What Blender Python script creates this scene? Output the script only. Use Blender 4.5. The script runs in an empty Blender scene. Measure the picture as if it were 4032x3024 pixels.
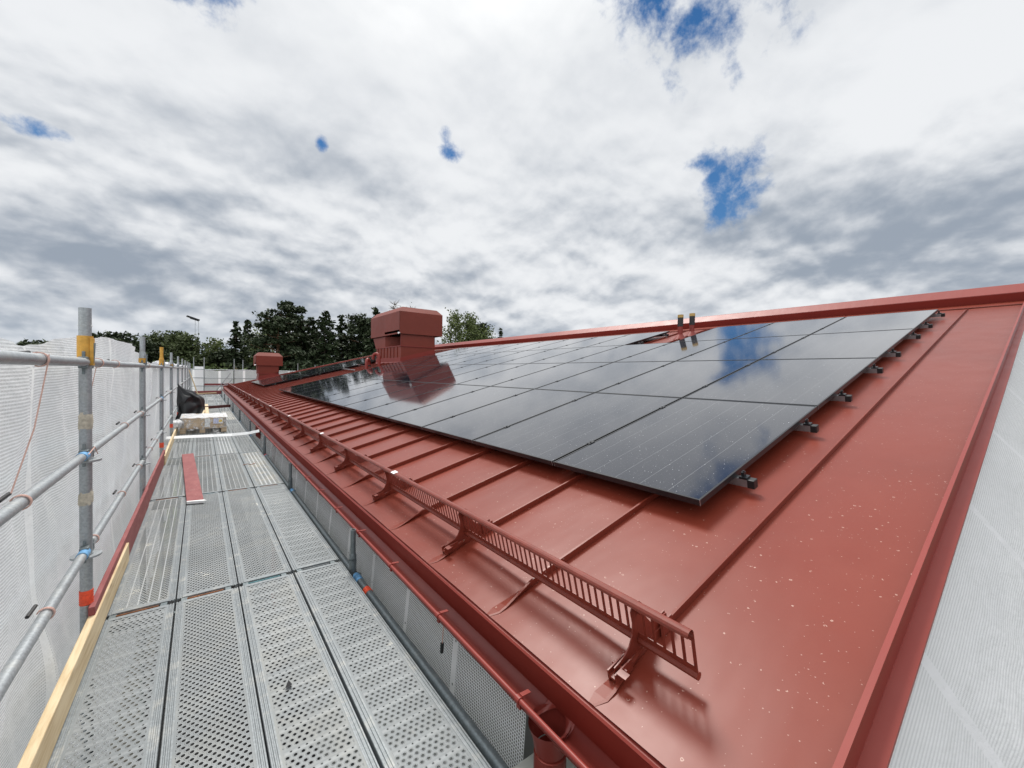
import bpy, math, random
from mathutils import Vector, Matrix, noise
R_ = math.radians
scn = bpy.context.scene
COL = scn.collection

# ------------------------------------------------------------------ camera
CAM_H = 1.417
yaw, pitch, roll = R_(-37.259), R_(-1.288), R_(1.071)
F = Vector((-math.sin(yaw)*math.cos(pitch), math.cos(yaw)*math.cos(pitch), math.sin(pitch)))
Rt = Vector((math.cos(yaw), math.sin(yaw), 0.0)); U = Rt.cross(F)
rv = Rt*math.cos(roll)+U*math.sin(roll); uv_ = -Rt*math.sin(roll)+U*math.cos(roll)
cd = bpy.data.cameras.new("camera"); cam = bpy.data.objects.new("camera", cd); COL.objects.link(cam)
cd.sensor_width = 36.0; cd.lens = 1611.7/4032*36.0; cd.clip_start = 0.02; cd.clip_end = 3000
M = Matrix((rv, uv_, -F)).transposed().to_4x4(); M.translation = Vector((0, 0, CAM_H))
cam.matrix_world = M
scn.camera = cam
scn.view_settings.view_transform = 'Standard'; scn.view_settings.look = 'None'
scn.view_settings.exposure = 0.24; scn.view_settings.gamma = 1.0
scn.cycles.transparent_max_bounces = 14
scn.cycles.max_bounces = 7
scn.cycles.use_denoising = True

# ------------------------------------------------------------------ node expression helper
class X:
    def __init__(s, nt, sock): s.nt = nt; s.s = sock
    def m(s, op, *a):
        n = s.nt.nodes.new('ShaderNodeMath'); n.operation = op
        for i, v in enumerate((s,)+a):
            if isinstance(v, X): s.nt.links.new(v.s, n.inputs[i])
            else: n.inputs[i].default_value = float(v)
        return X(s.nt, n.outputs[0])
    def __add__(s, o): return s.m('ADD', o)
    __radd__ = __add__
    def __sub__(s, o): return s.m('SUBTRACT', o)
    def __rsub__(s, o): return s.m('MULTIPLY', -1.0).m('ADD', o)
    def __mul__(s, o): return s.m('MULTIPLY', o)
    __rmul__ = __mul__
    def __truediv__(s, o): return s.m('DIVIDE', o)
    def fract(s): return s.m('FRACT')
    def floor(s): return s.m('FLOOR')
    def abs(s): return s.m('ABSOLUTE')
    def sqrt(s): return s.m('SQRT')
    def lt(s, o): return s.m('LESS_THAN', o)
    def gt(s, o): return s.m('GREATER_THAN', o)
    def max(s, o): return s.m('MAXIMUM', o)
    def min(s, o): return s.m('MINIMUM', o)
    def step(s, a, b):
        n = s.nt.nodes.new('ShaderNodeMapRange'); n.interpolation_type = 'SMOOTHSTEP'
        s.nt.links.new(s.s, n.inputs['Value'])
        n.inputs['From Min'].default_value = a; n.inputs['From Max'].default_value = b
        return X(s.nt, n.outputs['Result'])
def noise_(nt, vec, scale, detail=4, rough=0.5, dist=0.0, out='Fac'):
    n = nt.nodes.new('ShaderNodeTexNoise')
    n.inputs['Scale'].default_value = scale; n.inputs['Detail'].default_value = detail
    n.inputs['Roughness'].default_value = rough; n.inputs['Distortion'].default_value = dist
    if vec is not None: nt.links.new(vec, n.inputs['Vector'])
    return X(nt, n.outputs[out]) if out == 'Fac' else n.outputs[out]
def voro(nt, vec, scale):
    n = nt.nodes.new('ShaderNodeTexVoronoi'); n.inputs['Scale'].default_value = scale
    if vec is not None: nt.links.new(vec, n.inputs['Vector'])
    sep = nt.nodes.new('ShaderNodeSeparateColor'); nt.links.new(n.outputs['Color'], sep.inputs[0])
    return X(nt, n.outputs['Distance']), X(nt, sep.outputs[0])
def mixc(nt, fac, a, b):
    n = nt.nodes.new('ShaderNodeMix'); n.data_type = 'RGBA'
    if isinstance(fac, X): nt.links.new(fac.s, n.inputs[0])
    else: n.inputs[0].default_value = fac
    for i, v in ((6, a), (7, b)):
        if isinstance(v, tuple): n.inputs[i].default_value = (*v[:3], 1)
        else: nt.links.new(v, n.inputs[i])
    return n.outputs[2]
def comb(nt, x, y, z=0.0):
    n = nt.nodes.new('ShaderNodeCombineXYZ')
    for i, v in enumerate((x, y, z)):
        if isinstance(v, X): nt.links.new(v.s, n.inputs[i])
        else: n.inputs[i].default_value = v
    return n.outputs[0]
def vmath(nt, op, a, b):
    n = nt.nodes.new('ShaderNodeVectorMath'); n.operation = op
    for i, v in enumerate((a, b)):
        if isinstance(v, (tuple, Vector)): n.inputs[i].default_value = tuple(v)
        elif v is not None: nt.links.new(v, n.inputs[i])
    return n

# ------------------------------------------------------------------ sky (world) and sun
SUN_AZ, SUN_EL = 22.0, 60.0
w = bpy.data.worlds.new("World"); scn.world = w; w.use_nodes = True
nt = w.node_tree; nt.nodes.clear()
out = nt.nodes.new('ShaderNodeOutputWorld')
skyt = nt.nodes.new('ShaderNodeTexSky'); skyt.sky_type = 'NISHITA'; skyt.sun_disc = False
skyt.sun_elevation = R_(SUN_EL); skyt.sun_rotation = R_(SUN_AZ); skyt.dust_density = 0.0; skyt.ozone_density = 3.0
hs = nt.nodes.new('ShaderNodeHueSaturation'); hs.inputs['Saturation'].default_value = 1.25
hs.inputs['Value'].default_value = 0.58
nt.links.new(skyt.outputs[0], hs.inputs['Color'])
bg1 = nt.nodes.new('ShaderNodeBackground'); bg1.inputs[1].default_value = 0.12
nt.links.new(hs.outputs[0], bg1.inputs[0])
tc = nt.nodes.new('ShaderNodeTexCoord')
nrm = vmath(nt, 'NORMALIZE', tc.outputs['Generated'], None).outputs[0]
sp = nt.nodes.new('ShaderNodeSeparateXYZ'); nt.links.new(nrm, sp.inputs[0])
dx, dy, dz = (X(nt, sp.outputs[i]) for i in range(3))
def pmap(lift, off, k=0.50, sx=1.0):
    z_ = dz.max(0.0)+lift
    return comb(nt, dx*sx/(z_+k)+off, dy*sx/(z_+k)+off*.7, z_*.9)
wr = noise_(nt, pmap(0, 3.1), 1.3, 3, 0.5, out='Color')
wv = vmath(nt, 'SUBTRACT', wr, (0.5, 0.5, 0.5)).outputs[0]
wn = vmath(nt, 'SCALE', wv, None); wn.inputs[3].default_value = 0.20
def cloud(lift, sc, off, det, rough):
    return noise_(nt, vmath(nt, 'ADD', pmap(lift, off), wn.outputs[0]).outputs[0], sc, det, rough)
big = cloud(0, 1.9, 0.0, 5, .5)                 # broad masses
a0 = cloud(0, 4.2, 5.3, 10, .46); a1 = cloud(.05, 4.2, 5.3, 10, .44)
c0 = cloud(0, 11.0, 9.1, 8, .50); c1 = cloud(.020, 11.0, 9.1, 8, .48)
relief = (a0-a1)*1.5+(c0-c1)*1.25                # lit tops, grey undersides
edge = (a0*.70+c0*.30).step(.34, .64)           # rims of the billows
def ddir(az, el):
    a, e = R_(az), R_(el); return Vector((math.sin(a)*math.cos(e), math.cos(a)*math.cos(e), math.sin(e)))
def blobw(az, el, rad):
    c = ddir(az, el); return X(nt, vmath(nt, 'DOT_PRODUCT', nrm, c).outputs['Value']).step(math.cos(R_(rad)), 1.0)
def blob(az, el, rad, soft=1.0, sq=1.0):
    """smooth bump, radius in degrees; sq squashes it vertically"""
    c = ddir(az, el); east = Vector((math.cos(R_(az)), -math.sin(R_(az)), 0)); up = east.cross(c) if False else c.cross(east)*-1
    dv = vmath(nt, 'SUBTRACT', nrm, c).outputs[0]
    a = X(nt, vmath(nt, 'DOT_PRODUCT', dv, east).outputs['Value'])
    b = X(nt, vmath(nt, 'DOT_PRODUCT', dv, up).outputs['Value'])*(1.0/sq)
    front = X(nt, vmath(nt, 'DOT_PRODUCT', nrm, c).outputs['Value']).gt(0.2)
    d = (a*a+b*b).sqrt()
    r = math.sin(R_(rad))
    return (1.0-d.step(r*(1-soft), r*(1+soft)*0.9+1e-4))*front
# brightness of the cloud deck: noise + broad masses seen in the sky that day
low = 1.0-dz.step(.25, .60)
shade = big*1.10+edge*.17+relief*(low*.65+.22)+.045
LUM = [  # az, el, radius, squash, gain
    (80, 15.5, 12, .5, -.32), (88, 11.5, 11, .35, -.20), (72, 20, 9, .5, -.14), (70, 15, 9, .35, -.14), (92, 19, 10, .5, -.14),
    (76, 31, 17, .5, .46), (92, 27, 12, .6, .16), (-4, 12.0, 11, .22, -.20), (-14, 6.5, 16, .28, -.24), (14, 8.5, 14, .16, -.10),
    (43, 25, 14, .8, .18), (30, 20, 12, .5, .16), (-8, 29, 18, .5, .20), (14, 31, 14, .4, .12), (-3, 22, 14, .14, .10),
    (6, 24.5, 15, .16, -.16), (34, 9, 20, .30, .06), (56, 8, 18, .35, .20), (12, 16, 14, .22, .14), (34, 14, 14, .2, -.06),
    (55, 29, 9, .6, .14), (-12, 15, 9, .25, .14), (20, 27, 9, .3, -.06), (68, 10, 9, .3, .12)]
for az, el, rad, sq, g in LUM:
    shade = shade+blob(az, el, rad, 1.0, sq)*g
shade = shade.step(0.06, 1.22)
ccol = mixc(nt, shade, (.275, .318, .38), (.73, .745, .765))
hz = 1.0-dz.step(0.0, 0.16)
ccol = mixc(nt, hz*0.30, ccol, (.44, .50, .57))
# bright sky added round the unseen sun, above the frame, to light the scene
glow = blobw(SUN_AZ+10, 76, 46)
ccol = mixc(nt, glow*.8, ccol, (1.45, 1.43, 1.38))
fill_glow = blobw(-100, 44, 70).max(blobw(175, 50, 62)*.65)  # bright sky areas added out of view to brighten the nets
ccol = mixc(nt, fill_glow*.8, ccol, (1.5, 1.52, 1.56))
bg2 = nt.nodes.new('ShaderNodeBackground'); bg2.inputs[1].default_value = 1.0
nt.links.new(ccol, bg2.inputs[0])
# openings in the cloud
HOLES = [(62.5, 40.6, 4.8, 1.0), (56.5, 44.3, 4.8, .8), (60.8, 38.6, 2.5, 1.4), (67, 42.0, 4.0, .5), (73, 40.8, 4.0, .3), (51.5, 43.4, 2.3, .5), (70, 39.6, 4.0, .26), (78, 38.6, 5, .2),
         (65.0, 22.6, 2.5, 1.15), (61.8, 25.4, 1.4, .6), (67.6, 22.0, 1.1, .8), (63.5, 20.1, 1.0, .9), (27.9, 27.8, 1.0, .8), (27.5, 29.6, .5, 1.8),
         (-12.2, 20.4, 1.3, .38), (-.4, 36.4, 2.6, .6), (12.1, 26.4, .38, 1.4), (-60, 45, 9, .5), (170, 50, 10, .6)]
hol = None
for az, el, rad, sq in HOLES:
    b = blob(az, el, rad*1.7, 0.98, sq)
    hol = b if hol is None else hol.max(b)
n3 = noise_(nt, vmath(nt, 'ADD', nrm, (1.3, .2, 5)).outputs[0], 15.0, 10, 0.62, 0.1)
n4 = noise_(nt, vmath(nt, 'ADD', nrm, (4.3, 1.2, 5)).outputs[0], 6.0, 6, 0.6, 0.3)
env = hol.step(0.0, 0.45)
hol = (hol+(n3-0.5)*2.8*env+(n4-0.5)*0.9*env).step(0.34, 1.20)
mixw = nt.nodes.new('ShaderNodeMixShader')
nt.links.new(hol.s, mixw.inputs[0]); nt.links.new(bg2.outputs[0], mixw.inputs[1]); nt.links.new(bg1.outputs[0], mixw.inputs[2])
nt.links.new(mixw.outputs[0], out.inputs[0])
w.cycles.sampling_method = 'MANUAL'; w.cycles.sample_map_resolution = 512

sl = bpy.data.lights.new("sun", 'SUN'); sl.energy = 2.6; sl.angle = R_(17); sl.color = (1.0, .965, .91)
so = bpy.data.objects.new("sun", sl); COL.objects.link(so)
so.rotation_euler = (ddir(SUN_AZ, SUN_EL)).to_track_quat('Z', 'Y').to_euler()
so.location = (0, 0, 30)

# ------------------------------------------------------------------ mesh helpers
class MB:
    def __init__(s): s.v = []; s.f = []; s.uv = []; s.hasuv = False
    def face(s, pts, uvs=None):
        i = len(s.v); s.v += [tuple(p) for p in pts]; s.f.append(tuple(range(i, i+len(pts))))
        s.uv.append(uvs)
        if uvs: s.hasuv = True
    def raw(s, vs, fs):
        i = len(s.v); s.v += [tuple(p) for p in vs]
        for f in fs: s.f.append(tuple(i+k for k in f)); s.uv.append(None)
    def box(s, a, b, fr=None):
        (x0, y0, z0), (x1, y1, z1) = a, b
        vs = [(x0,y0,z0),(x1,y0,z0),(x1,y1,z0),(x0,y1,z0),(x0,y0,z1),(x1,y0,z1),(x1,y1,z1),(x0,y1,z1)]
        if fr: vs = [fr(*p) for p in vs]
        s.raw(vs, [(0,3,2,1),(4,5,6,7),(0,1,5,4),(1,2,6,5),(2,3,7,6),(3,0,4,7)])
    def bar(s, p, q, wd, hg, up=(0,0,1)):
        p, q = Vector(p), Vector(q); d = (q-p).normalized(); r = d.cross(Vector(up)).normalized(); u = r.cross(d)
        vs = []
        for c in (p, q):
            for a, b in ((-1,-1),(1,-1),(1,1),(-1,1)): vs.append(c+r*a*wd/2+u*b*hg/2)
        s.raw(vs, [(3,2,1,0),(4,5,6,7),(0,1,5,4),(1,2,6,5),(2,3,7,6),(3,0,4,7)])
    def tube(s, pts, r, n=12, caps=True, radii=None):
        pts = [Vector(p) for p in pts]; rings = []
        d0 = (pts[1]-pts[0]).normalized()
        ref = Vector((0,0,1)) if abs(d0.z) < .9 else Vector((1,0,0))
        a = d0.cross(ref).normalized(); vs = []; fs = []
        for i, p in enumerate(pts):
            if i == 0: d = pts[1]-pts[0]
            elif i == len(pts)-1: d = pts[-1]-pts[-2]
            else: d = (pts[i+1]-pts[i-1])
            d.normalize(); a = (a-d*a.dot(d)).normalized(); b = d.cross(a)
            rr = radii[i] if radii else r
            for k in range(n):
                t = 2*math.pi*k/n; vs.append(p+(a*math.cos(t)+b*math.sin(t))*rr)
        for i in range(len(pts)-1):
            for k in range(n):
                k2 = (k+1) % n
                fs.append((i*n+k, i*n+k2, (i+1)*n+k2, (i+1)*n+k))
        if caps:
            fs.append(tuple(range(n-1, -1, -1))); fs.append(tuple((len(pts)-1)*n+k for k in range(n)))
        s.raw(vs, fs)
    def pipe(s, p, q, ro, ri, n=16):
        """hollow tube, open ends showing wall thickness"""
        p, q = Vector(p), Vector(q); d = (q-p).normalized(); ref = Vector((0,0,1)) if abs(d.z) < .9 else Vector((1,0,0))
        a = d.cross(ref).normalized(); b = d.cross(a); vs = []; fs = []
        for c, r in ((p, ro), (q, ro), (q, ri), (p, ri)):
            for k in range(n):
                t = 2*math.pi*k/n; vs.append(c+(a*math.cos(t)+b*math.sin(t))*r)
        for i in range(4):
            j = (i+1) % 4
            for k in range(n):
                k2 = (k+1) % n; fs.append((i*n+k, j*n+k, j*n+k2, i*n+k2))
        s.raw(vs, fs)
    def prism(s, prof, p0, p1, ex, ey, close=True, caps=True):
        """profile [(a,b)] in axes ex,ey swept from p0 to p1"""
        ex, ey, p0, p1 = map(Vector, (ex, ey, p0, p1)); n = len(prof)
        vs = [p0+ex*a+ey*b for a, b in prof]+[p1+ex*a+ey*b for a, b in prof]
        m = n if close else n-1
        fs = [(k, (k+1) % n, n+(k+1) % n, n+k) for k in range(m)]
        if caps and close: fs += [tuple(range(n-1, -1, -1)), tuple(range(n, 2*n))]
        s.raw(vs, fs)
    def grid(s, fn, nu, nv, uvfn=None, flip=False):
        base = len(s.v)
        for j in range(nv+1):
            for i in range(nu+1): s.v.append(tuple(fn(i/nu, j/nv)))
        for j in range(nv):
            for i in range(nu):
                a = base+j*(nu+1)+i; f = (a, a+1, a+nu+2, a+nu+1)
                c = [(i/nu, j/nv), ((i+1)/nu, j/nv), ((i+1)/nu, (j+1)/nv), (i/nu, (j+1)/nv)]
                s.f.append(f[::-1] if flip else f)
                if uvfn: s.hasuv = True; u = [uvfn(*q) for q in c]; s.uv.append(u[::-1] if flip else u)
                else: s.uv.append(None)
    def build(s, name, mat, parent=None, smooth=False, bevel=0, solid=0, weld=0):
        off = parent_origin(parent)
        me = bpy.data.meshes.new(name)
        vs = [(x-off[0], y-off[1], z-off[2]) for x, y, z in s.v]
        me.from_pydata(vs, [], s.f)
        if s.hasuv:
            ul = me.uv_layers.new(name='UVMap'); k = 0
            for fi, f in enumerate(s.f):
                for j in range(len(f)):
                    ul.data[k].uv = s.uv[fi][j] if s.uv[fi] else (0, 0); k += 1
        if weld:
            import bmesh
            bm = bmesh.new(); bm.from_mesh(me); bmesh.ops.remove_doubles(bm, verts=bm.verts, dist=weld); bmesh.ops.recalc_face_normals(bm, faces=bm.faces); bm.to_mesh(me); bm.free()
        me.materials.append(mat)
        if smooth:
            me.shade_smooth()
            try: me.set_sharp_from_angle(angle=R_(35))
            except Exception: pass
        me.update()
        o = bpy.data.objects.new(name, me); COL.objects.link(o)
        if parent is not None: o.parent = parent
        if bevel:
            m = o.modifiers.new('bevel', 'BEVEL'); m.width = bevel; m.segments = 2; m.limit_method = 'ANGLE'
        if solid:
            m = o.modifiers.new('solid', 'SOLIDIFY'); m.thickness = solid; m.offset = 0
        return o
def parent_origin(p):
    o = Vector((0, 0, 0))
    while p is not None: o += Vector(p.location); p = p.parent
    return o
def thing(name, loc, label, cat, group=None):
    o = bpy.data.objects.new(name, None); COL.objects.link(o); o.location = loc; o.empty_display_size = .1
    o['label'] = label; o['category'] = cat
    if group: o['group'] = group
    return o
def tag(o, label=None, cat=None, group=None, kind=None):
    if label: o['label'] = label
    if cat: o['category'] = cat
    if group: o['group'] = group
    if kind: o['kind'] = kind
    return o
def copy_tree(o, parent=None):
    c = o.copy(); COL.objects.link(c)
    if parent is not None: c.parent = parent
    for ch in list(o.children): copy_tree(ch, c)
    return c
ORD = ['first', 'second', 'third', 'fourth', 'fifth', 'sixth', 'seventh', 'eighth', 'ninth', 'tenth', 'eleventh', 'twelfth', 'thirteenth', 'fourteenth', 'fifteenth', 'sixteenth']

# ------------------------------------------------------------------ materials
def new_mat(name):
    m = bpy.data.materials.new(name); m.use_nodes = True; nt = m.node_tree
    return m, nt, nt.nodes['Principled BSDF'], nt.nodes['Material Output']
def objco(nt): return nt.nodes.new('ShaderNodeTexCoord').outputs['Object']
def geoco(nt): return nt.nodes.new('ShaderNodeNewGeometry').outputs['Position']
def setc(nt, sock, v):
    if isinstance(v, tuple): sock.default_value = (*v[:3], 1)
    else: nt.links.new(v, sock)
def bump(nt, bs, h, strength=.3, dist=.01):
    b = nt.nodes.new('ShaderNodeBump'); b.inputs['Strength'].default_value = strength; b.inputs['Distance'].default_value = dist
    nt.links.new(h.s, b.inputs['Height']); nt.links.new(b.outputs[0], bs.inputs['Normal'])
def simple(name, col, rough=.5, metal=0.0, var=.12, scale=8, bmp=0, spec=.5):
    m, nt, bs, o = new_mat(name)
    co = geoco(nt); n = noise_(nt, co, scale, 6, .6)
    a = tuple(max(0, c*(1-var)) for c in col); b = tuple(min(1, c*(1+var)) for c in col)
    nt.links.new(mixc(nt, n.step(.3, .7), a, b), bs.inputs['Base Color'])
    bs.inputs['Roughness'].default_value = rough; bs.inputs['Metallic'].default_value = metal
    bs.inputs['Specular IOR Level'].default_value = spec
    if bmp: bump(nt, bs, noise_(nt, co, scale*6, 5, .6), bmp, .004)
    return m

def red_paint(name, base=(.178, .0300, .0165), rough=.385, specks=True, dust=.10):
    m, nt, bs, o = new_mat(name); co = geoco(nt)
    n = noise_(nt, co, .9, 5, .55); nf = noise_(nt, co, 60, 3, .6)
    c = mixc(nt, n.step(.3, .7), tuple(v*.93 for v in base), tuple(v*1.07 for v in base))
    c = mixc(nt, (noise_(nt, co, 2.3, 7, .65).step(.45, .8))*dust, c, (.30, .085, .055))
    if specks:
        dco = vmath(nt, 'ADD', co, vmath(nt, 'SCALE', noise_(nt, co, 45, 2, .5, out='Color'), None).outputs[0])
        sc = [l.from_node for l in nt.links if l.to_node == dco.id_data] if False else None
        dist, rnd = voro(nt, co, 30.0)
        w_ = noise_(nt, co, 90, 3, .7)
        pick = (rnd.gt(.45))*(noise_(nt, co, 1.7, 3, .6).gt(.46))
        sp_ = ((dist-.11+(w_-.5)*.35).abs()).lt(.038)*(noise_(nt, co, 80, 2, .5).gt(.53))*pick
        d2, r2 = voro(nt, vmath(nt, 'ADD', co, (5, 3, 1)).outputs[0], 70.0)
        sp2 = (d2+(w_-.5)*.3).lt(.13)*(r2.gt(.74))*(noise_(nt, co, 2.7, 3, .6).gt(.46))
        c = mixc(nt, sp_*.5, c, (.62, .46, .38)); c = mixc(nt, sp2*.38, c, (.58, .42, .36))
    nt.links.new(c, bs.inputs['Base Color'])
    bs.inputs['Specular IOR Level'].default_value = .36
    rr = noise_(nt, co, 3.5, 5, .6)*.16+(rough-.08)
    nt.links.new(rr.s, bs.inputs['Roughness'])
    # long soft waves of thin sheet metal
    wv = noise_(nt, vmath(nt, 'MULTIPLY', co, (1.0, 2.2, 1.0)).outputs[0], 2.2, 2, .4)
    bump(nt, bs, wv+nf*.006, .28, .016)
    return m
M_ROOF = red_paint('red_sheet_metal')
M_TRIM = red_paint('red_trim', base=(.215, .030, .022), rough=.44, specks=False, dust=.10)
M_GUT = red_paint('red_gutter', base=(.19, .030, .022), rough=.36, specks=False, dust=.30)
M_DRIP = red_paint('red_drip_edge', base=(.20, .026, .017), rough=.48, specks=False, dust=.05)
M_HOOD = red_paint('red_hood', base=(.18, .030, .0165), rough=.48, specks=False, dust=.06)
M_GUARD = simple('red_guard', (.180, .030, .017), .38, 0, .12, 20)

def galv(name, base=(.36, .385, .40), rough=.42, dirt=.35, metal=.55):
    m, nt, bs, o = new_mat(name); co = geoco(nt)
    d, r = voro(nt, co, 120.0)
    c = mixc(nt, r.step(.1, .9), tuple(v*.92 for v in base), tuple(v*1.12 for v in base))
    n = noise_(nt, co, 9, 7, .65)
    c = mixc(nt, n.step(.50, .72)*dirt, c, (.52, .50, .45))
    c = mixc(nt, noise_(nt, co, 4.1, 6, .6).step(.56, .75)*dirt*.8, c, (.15, .15, .15))
    nt.links.new(c, bs.inputs['Base Color']); bs.inputs['Metallic'].default_value = metal
    rr = n*.25+(rough-.1); nt.links.new(rr.s, bs.inputs['Roughness'])
    bump(nt, bs, noise_(nt, co, 140, 3, .6), .12, .003)
    return m
M_TUBE = galv('galvanised_tube')
M_TUBE2 = galv('galvanised_tube_dark', base=(.17, .20, .21), rough=.45, dirt=.25)
M_STEEL = galv('galvanised_plank_frame', base=(.22, .24, .25), rough=.5, dirt=.45, metal=.25)
M_ALU = simple('aluminium_rail', (.42, .43, .44), .35, .8, .08, 30)
M_BLACK = simple('black_plastic', (.012, .012, .013), .45, 0, .1, 20)
M_BLKMET = simple('black_anodised', (.014, .015, .017), .33, .2, .1, 30)
M_YEL = simple('yellow_paint', (.62, .33, .05), .55, 0, .2, 25, .2)
M_ORG = simple('orange_tape', (.85, .09, .03), .5, 0, .15, 60, .6)
M_BLUE = simple('blue_paint', (.13, .32, .55), .5, 0, .4, 30)
M_RUST = simple('orange_paint_strip', (.34, .13, .05), .7, 0, .4, 22)
M_TEAL = simple('teal_paint_strip', (.13, .30, .33), .6, 0, .3, 22)
M_MORTAR = simple('mortar_crust', (.52, .47, .38), .95, 0, .22, 40, .9)
M_STRINGP = simple('pink_cord', (.62, .40, .34), .8, 0, .15, 80)
M_WHITEP = simple('white_plastic', (.88, .89, .89), .5, 0, .05, 10)
M_WALL = simple('shade_grey_wall', (.20, .20, .195), .9, 0, .06, 4)  # dark grey puts the shadow behind the gap net into the colour
M_CREAM = simple('cream_painted_board', (.62, .63, .58), .55, 0, .06, 6)
M_PAPER = simple('paper', (.82, .83, .82), .8, 0, .04, 20)
M_LAV = simple('lavender_print', (.62, .64, .84), .8, 0, .1, 60)
M_YPRINT = simple('yellow_print', (.85, .60, .12), .8, 0, .1, 60)
M_DARKTOE = simple('dark_red_board', (.09, .022, .02), .7, 0, .2, 10)

def wood(name, base=(.56, .42, .25), dark=(.38, .25, .12), rough=.65, axis=(14, 1.2, 14)):
    m, nt, bs, o = new_mat(name); co = geoco(nt)
    sc = vmath(nt, 'MULTIPLY', co, axis).outputs[0]
    n = noise_(nt, sc, 3.0, 6, .6, .4)
    c = mixc(nt, n.step(.35, .7), base, dark)
    d, r = voro(nt, vmath(nt, 'MULTIPLY', co, (5, 1.1, 5)).outputs[0], 1.6)
    c = mixc(nt, (1.0-d.step(.02, .10))*.7, c, (.22, .11, .05))
    nt.links.new(c, bs.inputs['Base Color']); bs.inputs['Roughness'].default_value = rough
    bump(nt, bs, n, .2, .003)
    return m
M_DECKLOW = simple('lower_deck_shade', (.03, .03, .03), .7, 0, .3, 6)  # near-black: shade under the planks put into the colour
M_WOOD = wood('pale_pine', (.68, .55, .35), (.50, .36, .19)); M_WOOD2 = wood('pine_crate', (.66, .52, .36), (.48, .34, .20), .6, (1.2, 14, 14))
def worn_red():
    m, nt, bs, o = new_mat('worn_red_board'); co = geoco(nt)
    n = noise_(nt, vmath(nt, 'MULTIPLY', co, (3, 1, 3)).outputs[0], 5, 8, .7)
    c = mixc(nt, n.step(.35, .75), (.21, .040, .040), (.30, .085, .080))
    c = mixc(nt, noise_(nt, co, 16, 8, .75).step(.60, .68)*.55, c, (.48, .38, .36))
    nt.links.new(c, bs.inputs['Base Color']); bs.inputs['Roughness'].default_value = .62
    bump(nt, bs, n, .3, .004)
    return m
M_REDB = worn_red()

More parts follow.
